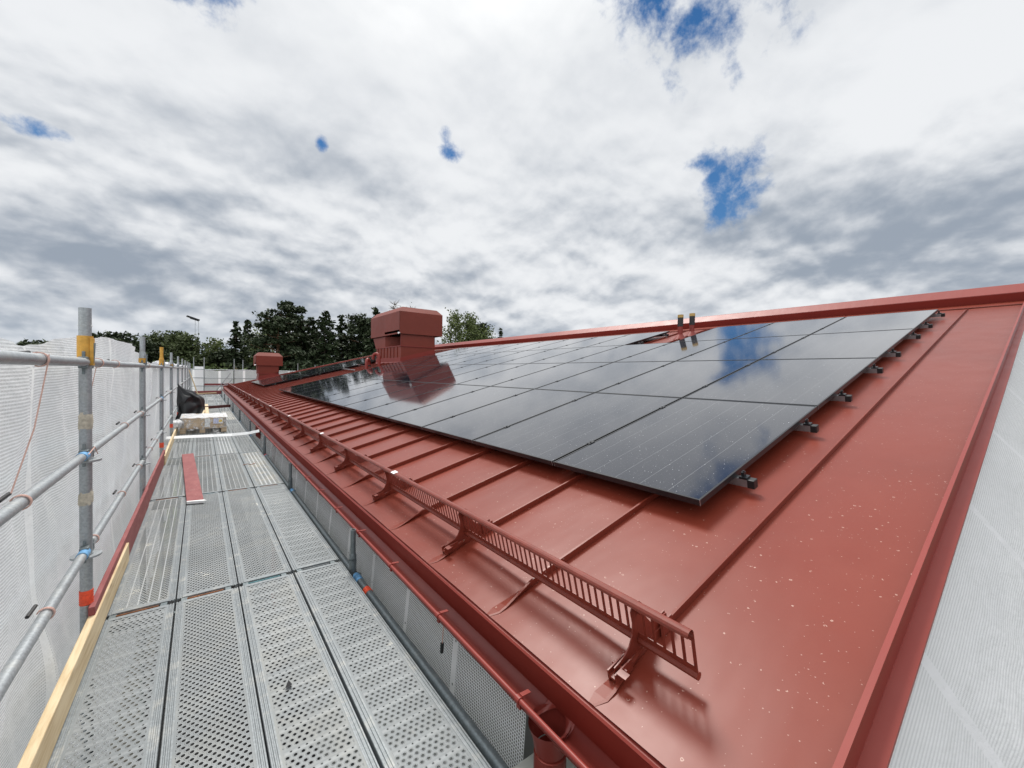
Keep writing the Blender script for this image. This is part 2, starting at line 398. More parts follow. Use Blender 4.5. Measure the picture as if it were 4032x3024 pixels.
# perforated plank tops; UV is in metres across / along
def plank_mat(kind):
    m, nt, bs, o = new_mat('perforated_steel_'+kind)
    uvn = nt.nodes.new('ShaderNodeUVMap').outputs[0]
    s_ = nt.nodes.new('ShaderNodeSeparateXYZ'); nt.links.new(uvn, s_.inputs[0])
    u, v = X(nt, s_.outputs[0]), X(nt, s_.outputs[1]); co = geoco(nt)
    oi = X(nt, nt.nodes.new('ShaderNodeObjectInfo').outputs['Random'])
    def hexh(px, py, r, vo=0.0, uo=0.0):
        vv = (v+vo)/py; row = vv.floor(); odd = (row*.5).fract()
        du = ((u+uo)/px+odd).fract()-.5; dv = vv.fract()-.5
        a = du*px; b = dv*py
        return (a*a+b*b).sqrt()
    inm = u.gt(.044)*u.lt(.270)*v.gt(.06)
    if kind == 'diamond':
        P = .118; t = (v/P).fract()
        band = t.gt(.04)*t.lt(.80)
        d1 = hexh(.0235, P*.76/4, .0056, -.04*P); 
        # restart rows inside each band
        vv = (t-.04)*P; py = P*.76/4
        row = (vv/py).floor(); odd = (row*.5).fract()
        du = (u/.0262+odd).fract()-.5; dv = (vv/py).fract()-.5
        a = du*.0262; b = dv*py; d1 = (a*a+b*b).sqrt()
        tooth = u.gt(0.0)
        big = d1.lt(.0063)*band*tooth; rim = (1.0-d1.step(.0062, .0105))*band*tooth
        dv2 = (t-.90)*P; du2 = ((u/.027).fract()-.5)*.027; d2 = (du2*du2+dv2*dv2).sqrt()
        small = d2.lt(.0034); hole = big.max(small)
        rim = rim.max((1.0-d2.step(.003, .006))*.5)
        rib = 1.0-(t-.90).abs().step(.03, .10)
        height = rim*.7+rib*.25
    elif kind == 'dense':
        d1 = hexh(.0265, .0190, .005); hole = d1.lt(.0068); height = (1.0-d1.step(.0072, .012))*.6
    elif kind == 'ribbed':
        d1 = hexh(.0200, .0175, .004); lane = ((u-.036)/.048).fract(); inl = lane.gt(.14)
        hole = d1.lt(.0066)*inl; height = (1.0-d1.step(.004, .008))*inl*.5+(1.0-inl)*.8
    elif kind == 'chevron':
        lane = ((u-.036)/.048).fract(); inl = lane.gt(.12)
        tt = (v/.036+(lane-.56).abs()*1.1).fract()
        hole = tt.lt(.40)*inl; height = (1.0-tt.step(.25, .5))*inl*.6+(1.0-inl)*.9
    else:  # slatted, mortar stained
        lane = ((u-.036)/.048).fract(); inl = lane.gt(.15)*lane.lt(.8)
        tt = (v/.02).fract(); hole = tt.lt(.22)*inl; height = 1.0-inl
    hole = hole*inm
    n = noise_(nt, co, 5.0, 8, .65); nb = noise_(nt, co, 1.1, 4, .6)
    base = mixc(nt, nb.step(.3, .7), (.165, .182, .190), (.250, .268, .275))
    st = (.33, .32, .28) if kind != 'slat' else (.37, .33, .245)
    base = mixc(nt, (n+oi*.25).step(.58, .90)*(.40 if kind != 'slat' else .95), base, st)
    base = mixc(nt, noise_(nt, co, 11, 7, .7).step(.60, .72)*.5, base, (.25, .23, .21))
    splash = noise_(nt, co, 7.0, 9, .72).step(.61, .63)*noise_(nt, co, 1.1, 2, .5).step(.50, .58)
    base = mixc(nt, splash*.9, base, (.68, .66, .58))
    ring = (height*.35)*inm
    mottle = noise_(nt, co, 30, 4, .6).step(.35, .75)*inm  # random darker mottling inside the perforated area
    base = mixc(nt, mottle*.35, base, (.17, .175, .175))
    base = mixc(nt, ring*1.4, base, (.52, .54, .55))  # highlight on hole rims and ribs painted into the steel colour
    nt.links.new(base, bs.inputs['Base Color']); bs.inputs['Metallic'].default_value = .18
    rr = n*.3+.42; nt.links.new(rr.s, bs.inputs['Roughness'])
    bump(nt, bs, height*inm+noise_(nt, co, 150, 2, .5)*.06, .8, .004)
    tr = nt.nodes.new('ShaderNodeBsdfTransparent'); mx = nt.nodes.new('ShaderNodeMixShader')
    nt.links.new(hole.s, mx.inputs[0]); nt.links.new(bs.outputs[0], mx.inputs[1]); nt.links.new(tr.outputs[0], mx.inputs[2])
    nt.links.new(mx.outputs[0], o.inputs[0])
    return m
PM = {k: plank_mat(k) for k in ('diamond', 'dense', 'ribbed', 'chevron', 'slat')}

# netting; UV in metres (u along the sheet, v down it)
def net_mat(name, pitch_v=.0105, pitch_u=.008, duty_v=.45, duty_u=.35, film=.5, strip=2.0, strip_w=.055, strip_off=.4, col=(.80, .81, .83), soft=.5, gapc=1.0):
    m, nt, bs, o = new_mat(name)
    uvn = nt.nodes.new('ShaderNodeUVMap').outputs[0]
    s_ = nt.nodes.new('ShaderNodeSeparateXYZ'); nt.links.new(uvn, s_.inputs[0])
    u, v = X(nt, s_.outputs[0]), X(nt, s_.outputs[1])
    th = ((v/pitch_v).fract().lt(duty_v)).max((u/pitch_u).fract().lt(duty_u))
    if strip:
        q = ((u+strip_off)/strip).fract()*strip; stp = q.lt(strip_w)
        ev = ((v/.22).fract()-.5)*.22; eu = q-strip_w/2; eye = (ev*ev+eu*eu).sqrt().lt(.006)
        cover = (th.max(stp))*(1.0-eye)
    else:
        stp = u*0.0; cover = th
    alpha = cover+(1.0-cover)*film
    co = geoco(nt); n = noise_(nt, co, 1.5, 4, .6)
    c = mixc(nt, n.step(.3, .7), tuple(x*.95 for x in col), col)
    c = mixc(nt, (1.0-cover)*.9, c, tuple(x*gapc for x in col))
    c = mixc(nt, stp, c, (.96, .96, .97))
    d = nt.nodes.new('ShaderNodeBsdfDiffuse'); t = nt.nodes.new('ShaderNodeBsdfTranslucent')
    nt.links.new(c, d.inputs[0]); nt.links.new(c, t.inputs[0])
    b = nt.nodes.new('ShaderNodeBump'); b.inputs['Strength'].default_value = .5; b.inputs['Distance'].default_value = .025
    nt.links.new((th*.2+noise_(nt, co, 9, 6, .6)*1.6).s, b.inputs['Height']); nt.links.new(b.outputs[0], d.inputs['Normal'])
    m1 = nt.nodes.new('ShaderNodeMixShader'); m1.inputs[0].default_value = soft
    nt.links.new(d.outputs[0], m1.inputs[1]); nt.links.new(t.outputs[0], m1.inputs[2])
    tr = nt.nodes.new('ShaderNodeBsdfTransparent'); m2 = nt.nodes.new('ShaderNodeMixShader')
    nt.links.new(alpha.s, m2.inputs[0]); nt.links.new(tr.outputs[0], m2.inputs[1]); nt.links.new(m1.outputs[0], m2.inputs[2])
    nt.links.new(m2.outputs[0], o.inputs[0]); nt.nodes.remove(bs)
    return m
M_NETL = net_mat('white_debris_net', pitch_v=.0135, film=.88, gapc=.74, soft=.5, col=(.93, .935, .96), strip=2.05, strip_off=1.45, duty_v=.5, duty_u=.25)
M_NETG = net_mat('white_gable_net', gapc=.76, soft=.35, col=(.97, .975, .98), pitch_v=.0105, pitch_u=.0075, duty_v=.55, duty_u=.4, film=.94, strip=1.25, strip_w=.06, strip_off=.35)
M_NETI = net_mat('white_square_mesh', soft=.30, pitch_v=.014, pitch_u=.014, duty_v=.42, duty_u=.42, film=.0, strip=.62, strip_w=.05, strip_off=.1, col=(.95, .96, .97))
M_NETF = net_mat('grey_white_net', pitch_v=.02, pitch_u=.02, duty_v=.3, duty_u=.3, film=.62, strip=1.25, strip_w=.12, col=(.66, .68, .70))
M_SHEET = net_mat('white_sheeting', pitch_v=1, pitch_u=1, duty_v=1, duty_u=1, film=1, strip=0, col=(.84, .85, .87), soft=.35)

def panel_mat():
    m, nt, bs, o = new_mat('solar_glass')
    uvn = nt.nodes.new('ShaderNodeUVMap').outputs[0]
    s_ = nt.nodes.new('ShaderNodeSeparateXYZ'); nt.links.new(uvn, s_.inputs[0])
    u, v = X(nt, s_.outputs[0]), X(nt, s_.outputs[1]); co = geoco(nt)
    fine = ((v/.0085).fract().lt(.22))
    cell = ((u/.186).fract()-.5).abs().gt(.494)
    bus = ((u/.0372).fract()-.5).abs().gt(.48)
    c = mixc(nt, fine*.6, (.006, .0075, .014), (.030, .034, .052))
    c = mixc(nt, bus*.30, c, (.08, .085, .105))
    c = mixc(nt, cell*.6, c, (.26, .27, .28))
    w_ = noise_(nt, co, 120, 3, .7)
    d1, r1 = voro(nt, co, 34.0); sp1 = (d1+(w_-.5)*.25).lt(.085)*r1.gt(.42)
    d2, r2 = voro(nt, vmath(nt, 'ADD', co, (7, 1, 3)).outputs[0], 75.0); sp2 = (d2+(w_-.5)*.25).lt(.10)*r2.gt(.35)
    d3, r3 = voro(nt, vmath(nt, 'ADD', co, (2, 4, 9)).outputs[0], 9.0); sp3 = (d3+(w_-.5)*.12).lt(.03)*r3.gt(.55)
    spk = (sp1*.55).max(sp2*.35).max(sp3*.9)
    c = mixc(nt, spk, c, (.62, .64, .66))
    film = noise_(nt, co, 1.3, 6, .6).step(.35, .8)
    c = mixc(nt, film*.015, c, (.4, .4, .4))
    nt.links.new(c, bs.inputs['Base Color'])
    rr = film*.05+.055+spk*.4; nt.links.new(rr.s, bs.inputs['Roughness'])
    bs.inputs['IOR'].default_value = 1.55
    bs.inputs['Coat Weight'].default_value = .55; bs.inputs['Coat IOR'].default_value = 1.5; bs.inputs['Coat Roughness'].default_value = .05
    return m
M_PANEL = panel_mat()

# ------------------------------------------------------------------ ground
gb = MB(); gb.face([(-900, -900, -6.6), (900, -900, -6.6), (900, 900, -6.6), (-900, 900, -6.6)])
def ground_mat():
    m, nt, bs, o = new_mat('ground_grass_gravel'); co = geoco(nt)
    n = noise_(nt, co, .06, 6, .6); f = noise_(nt, co, 3, 6, .7)
    c = mixc(nt, n.step(.4, .55), (.16, .15, .13), (.05, .075, .025))
    c = mixc(nt, f*.5, c, (.05, .055, .03))
    nt.links.new(c, bs.inputs['Base Color']); bs.inputs['Roughness'].default_value = .95
    return m
g_ = gb.build('ground', ground_mat()); tag(g_, kind='structure')

# ------------------------------------------------------------------ building
AL = R_(14.2856); DE = R_(.1355); XE, ZE = 1.0046, .3579
cA, sA, cD, sD = math.cos(AL), math.sin(AL), math.cos(DE), math.sin(DE)
def RF(u, v, h=0.0):
    x = v*cA-h*sA; z = v*sA+h*cA
    return Vector((XE+x*cD+u*sD, -x*sD+u*cD, ZE+z))
S0, SW, RV, UEND = .8597, .6, 9.72, 29.95
bld = thing('building', (5, 15, -6.6), 'building with a red standing seam metal roof under the solar panels', 'building')
# --- near roof slope with standing seams
rb = MB()
nv = 40
seams = []
u = S0
while u < UEND-.2: seams.append(u); u += SW
cols = [.285]+seams+[UEND]
def pan_h(fr, v):     # gentle belly of each tray
    return .004*math.sin(math.pi*fr)
for i in range(len(cols)-1):
    a, b = cols[i], cols[i+1]
    rb.grid(lambda s, t, a=a, b=b, i=i: RF(a+(b-a)*s, t*9.18, pan_h(s, t)+(math.sin(math.pi*s)*.0045*noise.noise(Vector((t*9.18*1.9, i*7.3+s*.8, 1))) if i < 8 else 0)), 8 if i < 8 else 2, 70 if i < 8 else 4, flip=True)
# upper flashing strip, laps over trays
rb.prism([(0, .010), (.004, .022), (.55, .020)], RF(.285, 9.15), RF(UEND, 9.15), RF(0, 1)-RF(0, 0), RF(0, 0, 1)-RF(0, 0), close=False)
def seam_h(v): 
    t = min(1, max(0, v/.30)); return .034*(t*t*(3-2*t))
for k, s0 in enumerate(seams):
    vs = [0, .04, .08, .13, .18, .24, .30, .5, 1, 2, 4, 6.5, 8.8, 9.02, 9.16]
    for i in range(len(vs)-1):
        pr = []
        for v in (vs[i], vs[i+1]):
            h = seam_h(v)*(1 if v < 8.9 else max(.1, (9.16-v)/.26)); t = min(1, v/.30)
            lean = .030*(1-t)*min(1, v/.05); wd = .0065+.018*(1-t)*min(1, v/.03)*.8
            pr.append([RF(s0+wd+.012*(1-t), v, .001), RF(s0+.005-lean, v, h+.002), RF(s0-.006-lean, v, h+.001), RF(s0-.006-lean, v, h*.72+.001), RF(s0-wd*.6, v, .001)])
        for j in range(4): rb.face([pr[0][j], pr[0][j+1], pr[1][j+1], pr[1][j]])
    rb.face([RF(s0+.008, 9.16, .001), RF(s0-.004, 9.16, .006), RF(s0-.006, 9.16, .001)])
rb.build('roof', M_ROOF, bld, smooth=True)
# --- far slope (other side of the ridge)
fb = MB(); rz = ZE+RV*sA; rx = XE+RV*cA
fb.raw([(rx, .285, rz), (rx, 30, rz), (2*rx-XE, 30, ZE), (2*rx-XE, .285, ZE)], [(0, 1, 2, 3)])
for k, s0 in enumerate(seams): fb.bar((rx+.3, s0, rz-.3*sA+.015), (2*rx-XE, s0, ZE+.015), .012, .03)
fb.build('roof', M_ROOF, bld)
# --- ridge cap with vent upstand
rc = MB()
prof = [(9.50, .012), (9.47, .155), (9.475, .165), (9.70, .262), (9.72, .268)]
pts = [(v*cA-h*sA, v*sA+h*cA) for v, h in prof]
apx = pts[-1][0]; pts2 = pts+[(2*apx-x, z) for x, z in reversed(pts[:-1])]
for a, b in zip([.20, 2.2, 4.2, 6.2, 8.2, 10.2, 12.2, 14.2, 16.2, 18.2, 20.2, 22.2, 24.2, 26.2, 28.2], [2.2, 4.2, 6.2, 8.2, 10.2, 12.2, 14.2, 16.2, 18.2, 20.2, 22.2, 24.2, 26.2, 28.2, 30.05]):
    e = .0015 if int(a) % 4 == 0 else 0
    rc.prism([(x, z+e) for x, z in pts2], (XE+a*sD, a, ZE), (XE+b*sD, b, ZE), (1, 0, 0), (0, 0, 1), close=True)
rc.build('ridge_cap', M_TRIM, bld)
# --- verge flashings
def verge(ua, sgn):
    vb = MB(); vj = [0, 1.32, 3.3, 5.3, 7.3, 9.60]
    for i in range(5):
        a, b = vj[i], vj[i+1]+.03; e = .0025*(4-i) if True else 0
        P = [(0.020, -.004), (.018, .044), (.000, .050), (-.003, -.034), (-.052, -.038), (-.053, -.050)]
        q0 = [RF(ua+sgn*p[0]-sgn*e*.4, a, p[1]+e) for p in P]; q1 = [RF(ua+sgn*p[0]-sgn*e*.4, b, p[1]+e) for p in P]
        for j in range(5): vb.face([q0[j], q0[j+1], q1[j+1], q1[j]] if sgn > 0 else [q0[j+1], q0[j], q1[j], q1[j+1]])
    o = vb.build('verge_flashing', M_TRIM, bld); m = o.modifiers.new('s', 'SOLIDIFY'); m.thickness = .0012
    return o
verge(.282, 1); verge(UEND, -1)
# --- eave drip flashing
eb = MB()
for a, b in ((.23, 2.25), (2.25, 4.27), (4.27, 30.0)):
    q = lambda u: Vector((XE+u*sD, u, 0))
    P = [(.05, ZE+.006), (-.006, ZE-.009), (-.012, ZE-.016), (-.006, ZE-.022), (.016, ZE-.125), (.022, ZE-.15)]
    v0 = [q(a)+Vector((x, 0, z)) for x, z in P]; v1 = [q(b)+Vector((x, 0, z)) for x, z in P]
    for j in range(5): eb.face([v0[j], v1[j], v1[j+1], v0[j+1]])
o = eb.build('eave_flashing', M_DRIP, bld); m = o.modifiers.new('s', 'SOLIDIFY'); m.thickness = .0015
# --- walls and soffit
wb = MB(); wb.box((1.42, .62, -6.6), (18.9, 29.9, .28)); 
wb.raw([(1.42, .62, .28), (18.9, .62, .28), (rx, .62, rz-.22), (1.42, 29.9, .28), (18.9, 29.9, .28), (rx, 29.9, rz-.22)], [(0, 1, 2), (5, 4, 3), (0, 2, 5, 3), (2, 1, 4, 5)])
wb.build('wall', M_WALL, bld)
sb = MB(); sb.box((1.075, .33, .12), (1.418, 29.9, .17)); sb.build('soffit', M_CREAM, bld)
# --- gutter, half round with beaded front edge
GX, GZ, GR = .972, .262, .070
def gpt(ang, r, y): return Vector((GX+y*sD+math.cos(ang)*r, y, GZ+math.sin(ang)*r))
gu = MB()
HY0, HY1 = .955, 1.095   # outlet opening
ys = [.22, HY0, HY1, 3.0, 5.0, 7, 9, 11, 13, 15, 17, 19, 21, 23, 25, 27, 29, 30.02]
na = 16
for yi in range(len(ys)-1):
    if ys[yi] == HY0: continue
    a, b = ys[yi], ys[yi+1]
    gu.grid(lambda s, t, a=a, b=b: gpt(math.pi+math.pi*s, GR, a+(b-a)*t), na, 1)
# ring round the outlet
hc = (HY0+HY1)/2; hr = .056
NA = 32
for k in range(NA):
    t0, t1 = 2*math.pi*k/NA, 2*math.pi*(k+1)/NA
    def inner(t): return gpt(1.5*math.pi+math.asin(max(-1, min(1, hr*math.cos(t)/GR))), GR, hc+hr*math.sin(t))
    def outer(t):
        c, s = math.cos(t), math.sin(t); m_ = max(abs(c), abs(s)); c, s = c/m_, s/m_
        return gpt(1.5*math.pi+c*math.pi/2, GR, hc+s*(HY1-HY0)/2)
    for j in range(4):
        fa, fb_ = j/4, (j+1)/4
        def mixp(t, f):
            c, s = math.cos(t), math.sin(t); m_ = max(abs(c), abs(s)); co_, so_ = c/m_, s/m_
            ai = math.asin(max(-1, min(1, hr*c/GR))); ao = co_*math.pi/2
            return gpt(1.5*math.pi+ai+(ao-ai)*f, GR, hc+hr*s+(so_*(HY1-HY0)/2-hr*s)*f)
        gu.face([mixp(t0, fa), mixp(t1, fa), mixp(t1, fb_), mixp(t0, fb_)])
gut = gu.build('gutter', M_GUT, bld, smooth=True, weld=.0008)
m = gut.modifiers.new('s', 'SOLIDIFY'); m.thickness = .0016; m.offset = 1
gb2 = MB(); gb2.tube([gpt(math.pi, GR+.004, .22)+Vector((0, 0, .002)), gpt(math.pi, GR+.004, 30.02)+Vector((0, 0, .002))], .0095, 12)
gb2.build('gutter_bead', M_TRIM, bld, smooth=True)
bk = None; y = 1.10-.62
k = 0
for k in range(48):
    yy = .49+.621*k
    if yy > 29.9: break
    if bk is None:
        b = MB(); c0 = gpt(math.pi, GR+.004, yy)+Vector((0, 0, .002))
        b.tube([c0-Vector((0, .011, 0)), c0+Vector((0, .011, 0))], .0135, 12)
        b.box((c0.x-.002, yy-.010, c0.z-.032), (c0.x+.006, yy+.010, c0.z-.004))
        b.bar(c0+Vector((.01, 0, .011)), c0+Vector((.05, 0, .008)), .018, .003)
        bk = b.build('gutter_bracket', M_TRIM, gut, smooth=False); bk0 = yy
    else:
        c = bk.copy(); COL.objects.link(c); c.location = (.0+(yy-bk0)*sD, yy-bk0, 0)
# --- downpipe under the outlet
dp = MB()
yh = hc
dp.tube([(GX, yh, GZ-.055), (GX+.003, yh, GZ-.10), (GX+.006, yh, GZ-.15)], 0, 20, False, radii=[.075, .062, .055])
dp.tube([(GX+.006, yh, GZ-.15), (GX+.01, yh, GZ-.30), (GX+.04, yh, GZ-.42), (GX+.28, yh, GZ-.75), (GX+.34, yh, GZ-.9), (GX+.34, yh, -6.5)], .05, 20, False)
dp.pipe((GX+.006, yh, GZ-.235), (GX+.006, yh, GZ-.16), .0575, .05, 20)
dp.build('downpipe', M_GUT, bld, smooth=True)
dp = MB(); yh = 10.4
dp.tube([(GX+.02, yh, GZ-.06), (GX+.02, yh, GZ-.25), (GX+.3, yh, GZ-.55), (GX+.34, yh, GZ-.7), (GX+.34, yh, -6.5)], .05, 14, False)
dp.build('downpipe', M_GUT, bld, smooth=True)
# --- white boxed soffit return at the near corner
sr = MB(); sr.box((.935, .60, -.24), (1.42, 1.20, -.115)); sr.box((.925, .595, -.113), (1.42, 1.215, -.10))
sr.build('eave_box', M_CREAM, bld, bevel=.004)

# --- ventilation hoods on the roof
def hood(y0, y1, ny1, x0, x1, zb, zl, zn, zc0, zc1, zt, ov, label, detail=True):
    h = MB(); h.box((x0+.02, y0+.02, zb), (x1-.02, y1-.02, zl-.002)) 
    body = h.build('ventilation_hood', M_HOOD, bld); body['label'] = label
    sk = MB()   # flared skirt following the slope
    def rzx(x): return ZE+(x-XE)*math.tan(AL)
    e = .05
    for (xa, ya, xb, yb) in ((x0, y0, x1, y0), (x1, y0, x1, y1), (x1, y1, x0, y1), (x0, y1, x0, y0)):
        cx, cy = (x0+x1)/2, (y0+y1)/2
        def outp(x, y): return (x+(e if x > cx else -e), y+(e if y > cy else -e))
        a0, b0 = outp(xa, ya), outp(xb, yb)
        p = [(xa, ya, rzx(xa)+.24), (xb, yb, rzx(xb)+.24), (xb, yb, rzx(xb)+.05), (xa, ya, rzx(xa)+.05)]
        q = [(a0[0], a0[1], rzx(a0[0])-.0), (b0[0], b0[1], rzx(b0[0])-.0)]
        sk.face(p); sk.face([p[3], p[2], q[1], q[0]])
    sk.build('skirt', M_TRIM, body)
    lg = MB(); lg.box((x0-.012, y0-.012, zl-.02), (x1+.012, y1+.012, zl+.018)); lg.build('ledge', M_TRIM, body)
    if detail:
        n = 7
        for k in range(1, n+1):
            rbm = MB(); yy = y0+(y1-y0)*k/(n+.7)
            rbm.box((x0-.012, yy-.012, rzx(x0)+.22), (x0+.02, yy+.012, zl-.02)); rbm.build('seam_rib', M_GUARD, body)
    nk = MB()  # neck: open louvre towards the eave side
    ye = ny1; yo = y0+(y1-y0)*.58
    nk.box((x0+.05, y0, zl+.018), (x0+.062, y0+.012, zn)) if False else None
    nk.face([(x0, y0, zl+.018), (x1, y0, zl+.018), (x1, y0, zn), (x0, y0, zn)])
    nk.face([(x1, y0, zl+.018), (x1, y1, zl+.018), (x1, ye, zn), (x1, y0, zn)])
    nk.face([(x1, y1, zl+.018), (x0, y1, zl+.018), (x0, ye, zn), (x1, ye, zn)])
    nk.face([(x0, yo, zl+.018), (x0, y1, zl+.018), (x0, ye, zn), (x0, yo+.02, zn)])
    nk.face([(x0, yo, zl+.018), (x0, yo+.02, zn), (x0+.7, yo-.3, zn), (x0+.7, yo-.3, zl+.018)])
    o = nk.build('neck', M_HOOD, body); mm = o.modifiers.new('s', 'SOLIDIFY'); mm.thickness = .01; mm.offset = -1
    bx = MB(); bx.box((x0-.004, y0-.010, zl+.02), (x0+.022, y0+.016, zn)); bx.build('corner_post', M_TRIM, body)
    cp = MB()
    X0, X1, Y0, Y1 = x0-ov, x1+.32*(1 if detail else .6), y0-.10, ny1+.10
    i = (zt-zc1)*.9
    lo = [(X0, Y0, zc0), (X1, Y0, zc0), (X1, Y1, zc0), (X0, Y1, zc0)]; md = [(x, y_, zc1) for x, y_, z in lo]
    tp = [(X0+i, Y0+i, zt), (X1-i, Y0+i, zt), (X1-i, Y1-i, zt), (X0+i, Y1-i, zt)]
    cp.raw(lo+md+tp, [(0, 1, 5, 4), (1, 2, 6, 5), (2, 3, 7, 6), (4, 5, 9, 8), (5, 6, 10, 9), (6, 7, 11, 10), (7, 4, 8, 11), (8, 9, 10, 11)])
    # downslope side of the cap, with slot
    ys_ = Y0+(Y1-Y0)*.48; z1, z2 = zc0+.06, zc0+.16
    cp.face([(X0, Y1, zc0), (X0, ys_, zc0), (X0, ys_, zc1), (X0, Y1, zc1)])
    cp.face([(X0, ys_, z2), (X0, Y0, z2), (X0, Y0, zc1), (X0, ys_, zc1)])
    cp.face([(X0, ys_, zc0), (X0, Y0, zc0), (X0, Y0, z1), (X0, ys_, z1)])
    cp.face([(X0, Y0, z1), (X0, Y0, z2), (X0, Y0+.03, z2), (X0, Y0+.03, z1)])
    o = cp.build('cap', M_HOOD, body); mm = o.modifiers.new('s', 'SOLIDIFY'); mm.thickness = .012
    dk = MB(); dk.box((x0+.75, y0+.05, zl+.03), (x1-.05, y1-.05, zc1-.05)); dk.build('shade_box', M_BLACK, body)  # black box added inside, stands in for the shade in the openings
    pc = MB(); pc.tube([(X0-.01, Y0+.0, zc0+.02), (X0-.06, Y0-.03, zc0+.02)], .04, 14); pc.build('end_plug', M_WHITEP, body)
    return body
hood(17.0, 20.12, 20.50, 6.86, 8.475, 1.6, 2.58, 3.09, 3.10, 4.065, 4.285, .10, 'large red sheet metal ventilation hood at the top end of the main solar array')
hood(28.55, 29.6, 29.75, 2.73, 3.80, .75, 1.22, 1.70, 1.70, 2.265, 2.475, .14, 'small red sheet metal ventilation hood at the far end of the roof', False)
# --- pipes on the roof
def vpipe(u, v, hgt, label):
    p = RF(u, v); b = MB(); b.tube([(p.x, p.y, p.z-.03), (p.x, p.y, p.z+hgt)], .055, 18)
    o = b.build('vent_pipe', M_TRIM, bld, smooth=True); o['label'] = label
    b = MB(); b.pipe((p.x, p.y, p.z+hgt-.22), (p.x, p.y, p.z+hgt), .061, .05, 18); b.build('black_band', M_BLACK, o, smooth=True)
    b = MB(); b.pipe((p.x, p.y, p.z+hgt-.02), (p.x, p.y, p.z+hgt+.045), .063, .052, 18); b.build('yellow_band', simple('yellow_band', (.46, .31, .10), .6), o, smooth=True)
    b = MB(); b.tube([(p.x, p.y, p.z-.02), (p.x, p.y, p.z+.06), (p.x, p.y, p.z+.10)], 0, 18, False, radii=[.15, .09, .06]); b.build('pipe_flashing', M_TRIM, o, smooth=True)
vpipe(5.12, 7.86, .50, 'left of the two upright vent pipes with black and yellow tops')
vpipe(5.04, 8.22, .47, 'right of the two upright vent pipes with black and yellow tops')
def goose(u, v, H, rr, label, ang):
    p = RF(u, v); b = MB(); c = Vector((math.cos(ang), math.sin(ang), 0)); r2 = .15
    pts = [p+Vector((0, 0, -.03)), p+Vector((0, 0, H))]
    for k in range(1, 9):
        t = math.pi*k/8; pts.append(p+Vector((0, 0, H))+c*r2*(1-math.cos(t))+Vector((0, 0, r2*math.sin(t))))
    pts.append(pts[-1]-Vector((0, 0, .10)))
    b.tube(pts, rr, 14); o = b.build('gooseneck_pipe', M_TRIM, bld, smooth=True); o['label'] = label
    q = pts[-1]; b = MB(); b.pipe(q, q-Vector((0, 0, .06)), rr+.008, rr-.01, 14); b.build('pipe_mouth', M_BLACK, o, smooth=True)
goose(17.6, 4.70, .30, .065, 'bent red roof pipe below the large hood, lower one', .9)
goose(17.45, 5.20, .42, .065, 'bent red roof pipe beside the large hood, upper one', 2.2)
b = MB(); b.bar(RF(17.9, 4.3, .08), RF(22.0, 4.6, .10), .05, .03); b.bar(RF(17.7, 4.4, .3), RF(17.9, 4.9, .1), .03, .03)
b.build('cable_tray', M_ALU, bld)

# ------------------------------------------------------------------ solar panels
PU0, PV0, PW, PH, HP = 1.0976, 1.1579, 1.1501, 1.8186, .13
eu = (RF(1, 0)-RF(0, 0)); ev = (RF(0, 1)-RF(0, 0)); en = (RF(0, 0, 1)-RF(0, 0))
Mroof = Matrix((eu, ev, en)).transposed().to_4x4()
pw, ph = PW-.020, PH-.014
fr = MB()
t_ = .011
for a, b in (((0, 0, -.034), (pw, t_, 0)), ((0, ph-t_, -.034), (pw, ph, 0)), ((0, t_, -.034), (t_, ph-t_, 0)), ((pw-t_, t_, -.034), (pw, ph-t_, 0))): fr.box(a, b)
gl = MB(); gl.face([(t_, t_, -.0018), (pw-t_, t_, -.0018), (pw-t_, ph-t_, -.0018), (t_, ph-t_, -.0018)], [(0, 0), (pw-2*t_, 0), (pw-2*t_, ph-2*t_), (0, ph-2*t_)])
bs_ = MB(); bs_.face([(t_, t_, -.006), (t_, ph-t_, -.006), (pw-t_, ph-t_, -.006), (pw-t_, t_, -.006)])
cnrm = MB()
for xx in (0.0, pw): cnrm.box((xx-.0015 if xx == 0 else xx-.0015, -.0012, -.034), (xx+.0015 if xx == 0 else xx+.0008, .001, .0006))
PROTO = None
rowname = ['bottom', 'second', 'third', 'top']
def put_panel(u, v, label, group):
    global PROTO
    if PROTO is None:
        r = thing('solar_panel', (0, 0, 0), label, 'solar panel', group)
        fr.build('frame', M_BLKMET, r); gl.build('glass', M_PANEL, r); bs_.build('backsheet', M_BLACK, r); cnrm.build('corner_key', M_ALU, r)
        PROTO = r
    else: r = copy_tree(PROTO)
    r['label'] = label; r['group'] = group
    r.matrix_world = Matrix.Translation(RF(u, v, HP)) @ Mroof
for r in range(4):
    for c in range(13):
        if r == 3 and c == 3: continue
        pos = 'nearest the verge' if c == 0 else ('%s from the verge' % ORD[c] if c < 12 else 'farthest from the verge')
        put_panel(PU0+c*PW+.01, PV0+r*PH+.007, 'black solar panel, %s row of the main array, %s' % (rowname[r], pos), 'solar panels of the main array')
A2U, A2V = 20.43, 1.16
for r in range(4):
    for c in range(5):
        pos = ['nearest the large array', 'second along', 'third along', 'fourth along', 'farthest away'][c]
        put_panel(A2U+c*PW+.01, A2V+r*PH+.007, 'black solar panel in the %s row of the far array, %s' % (rowname[r], pos), 'solar panels of the far array')
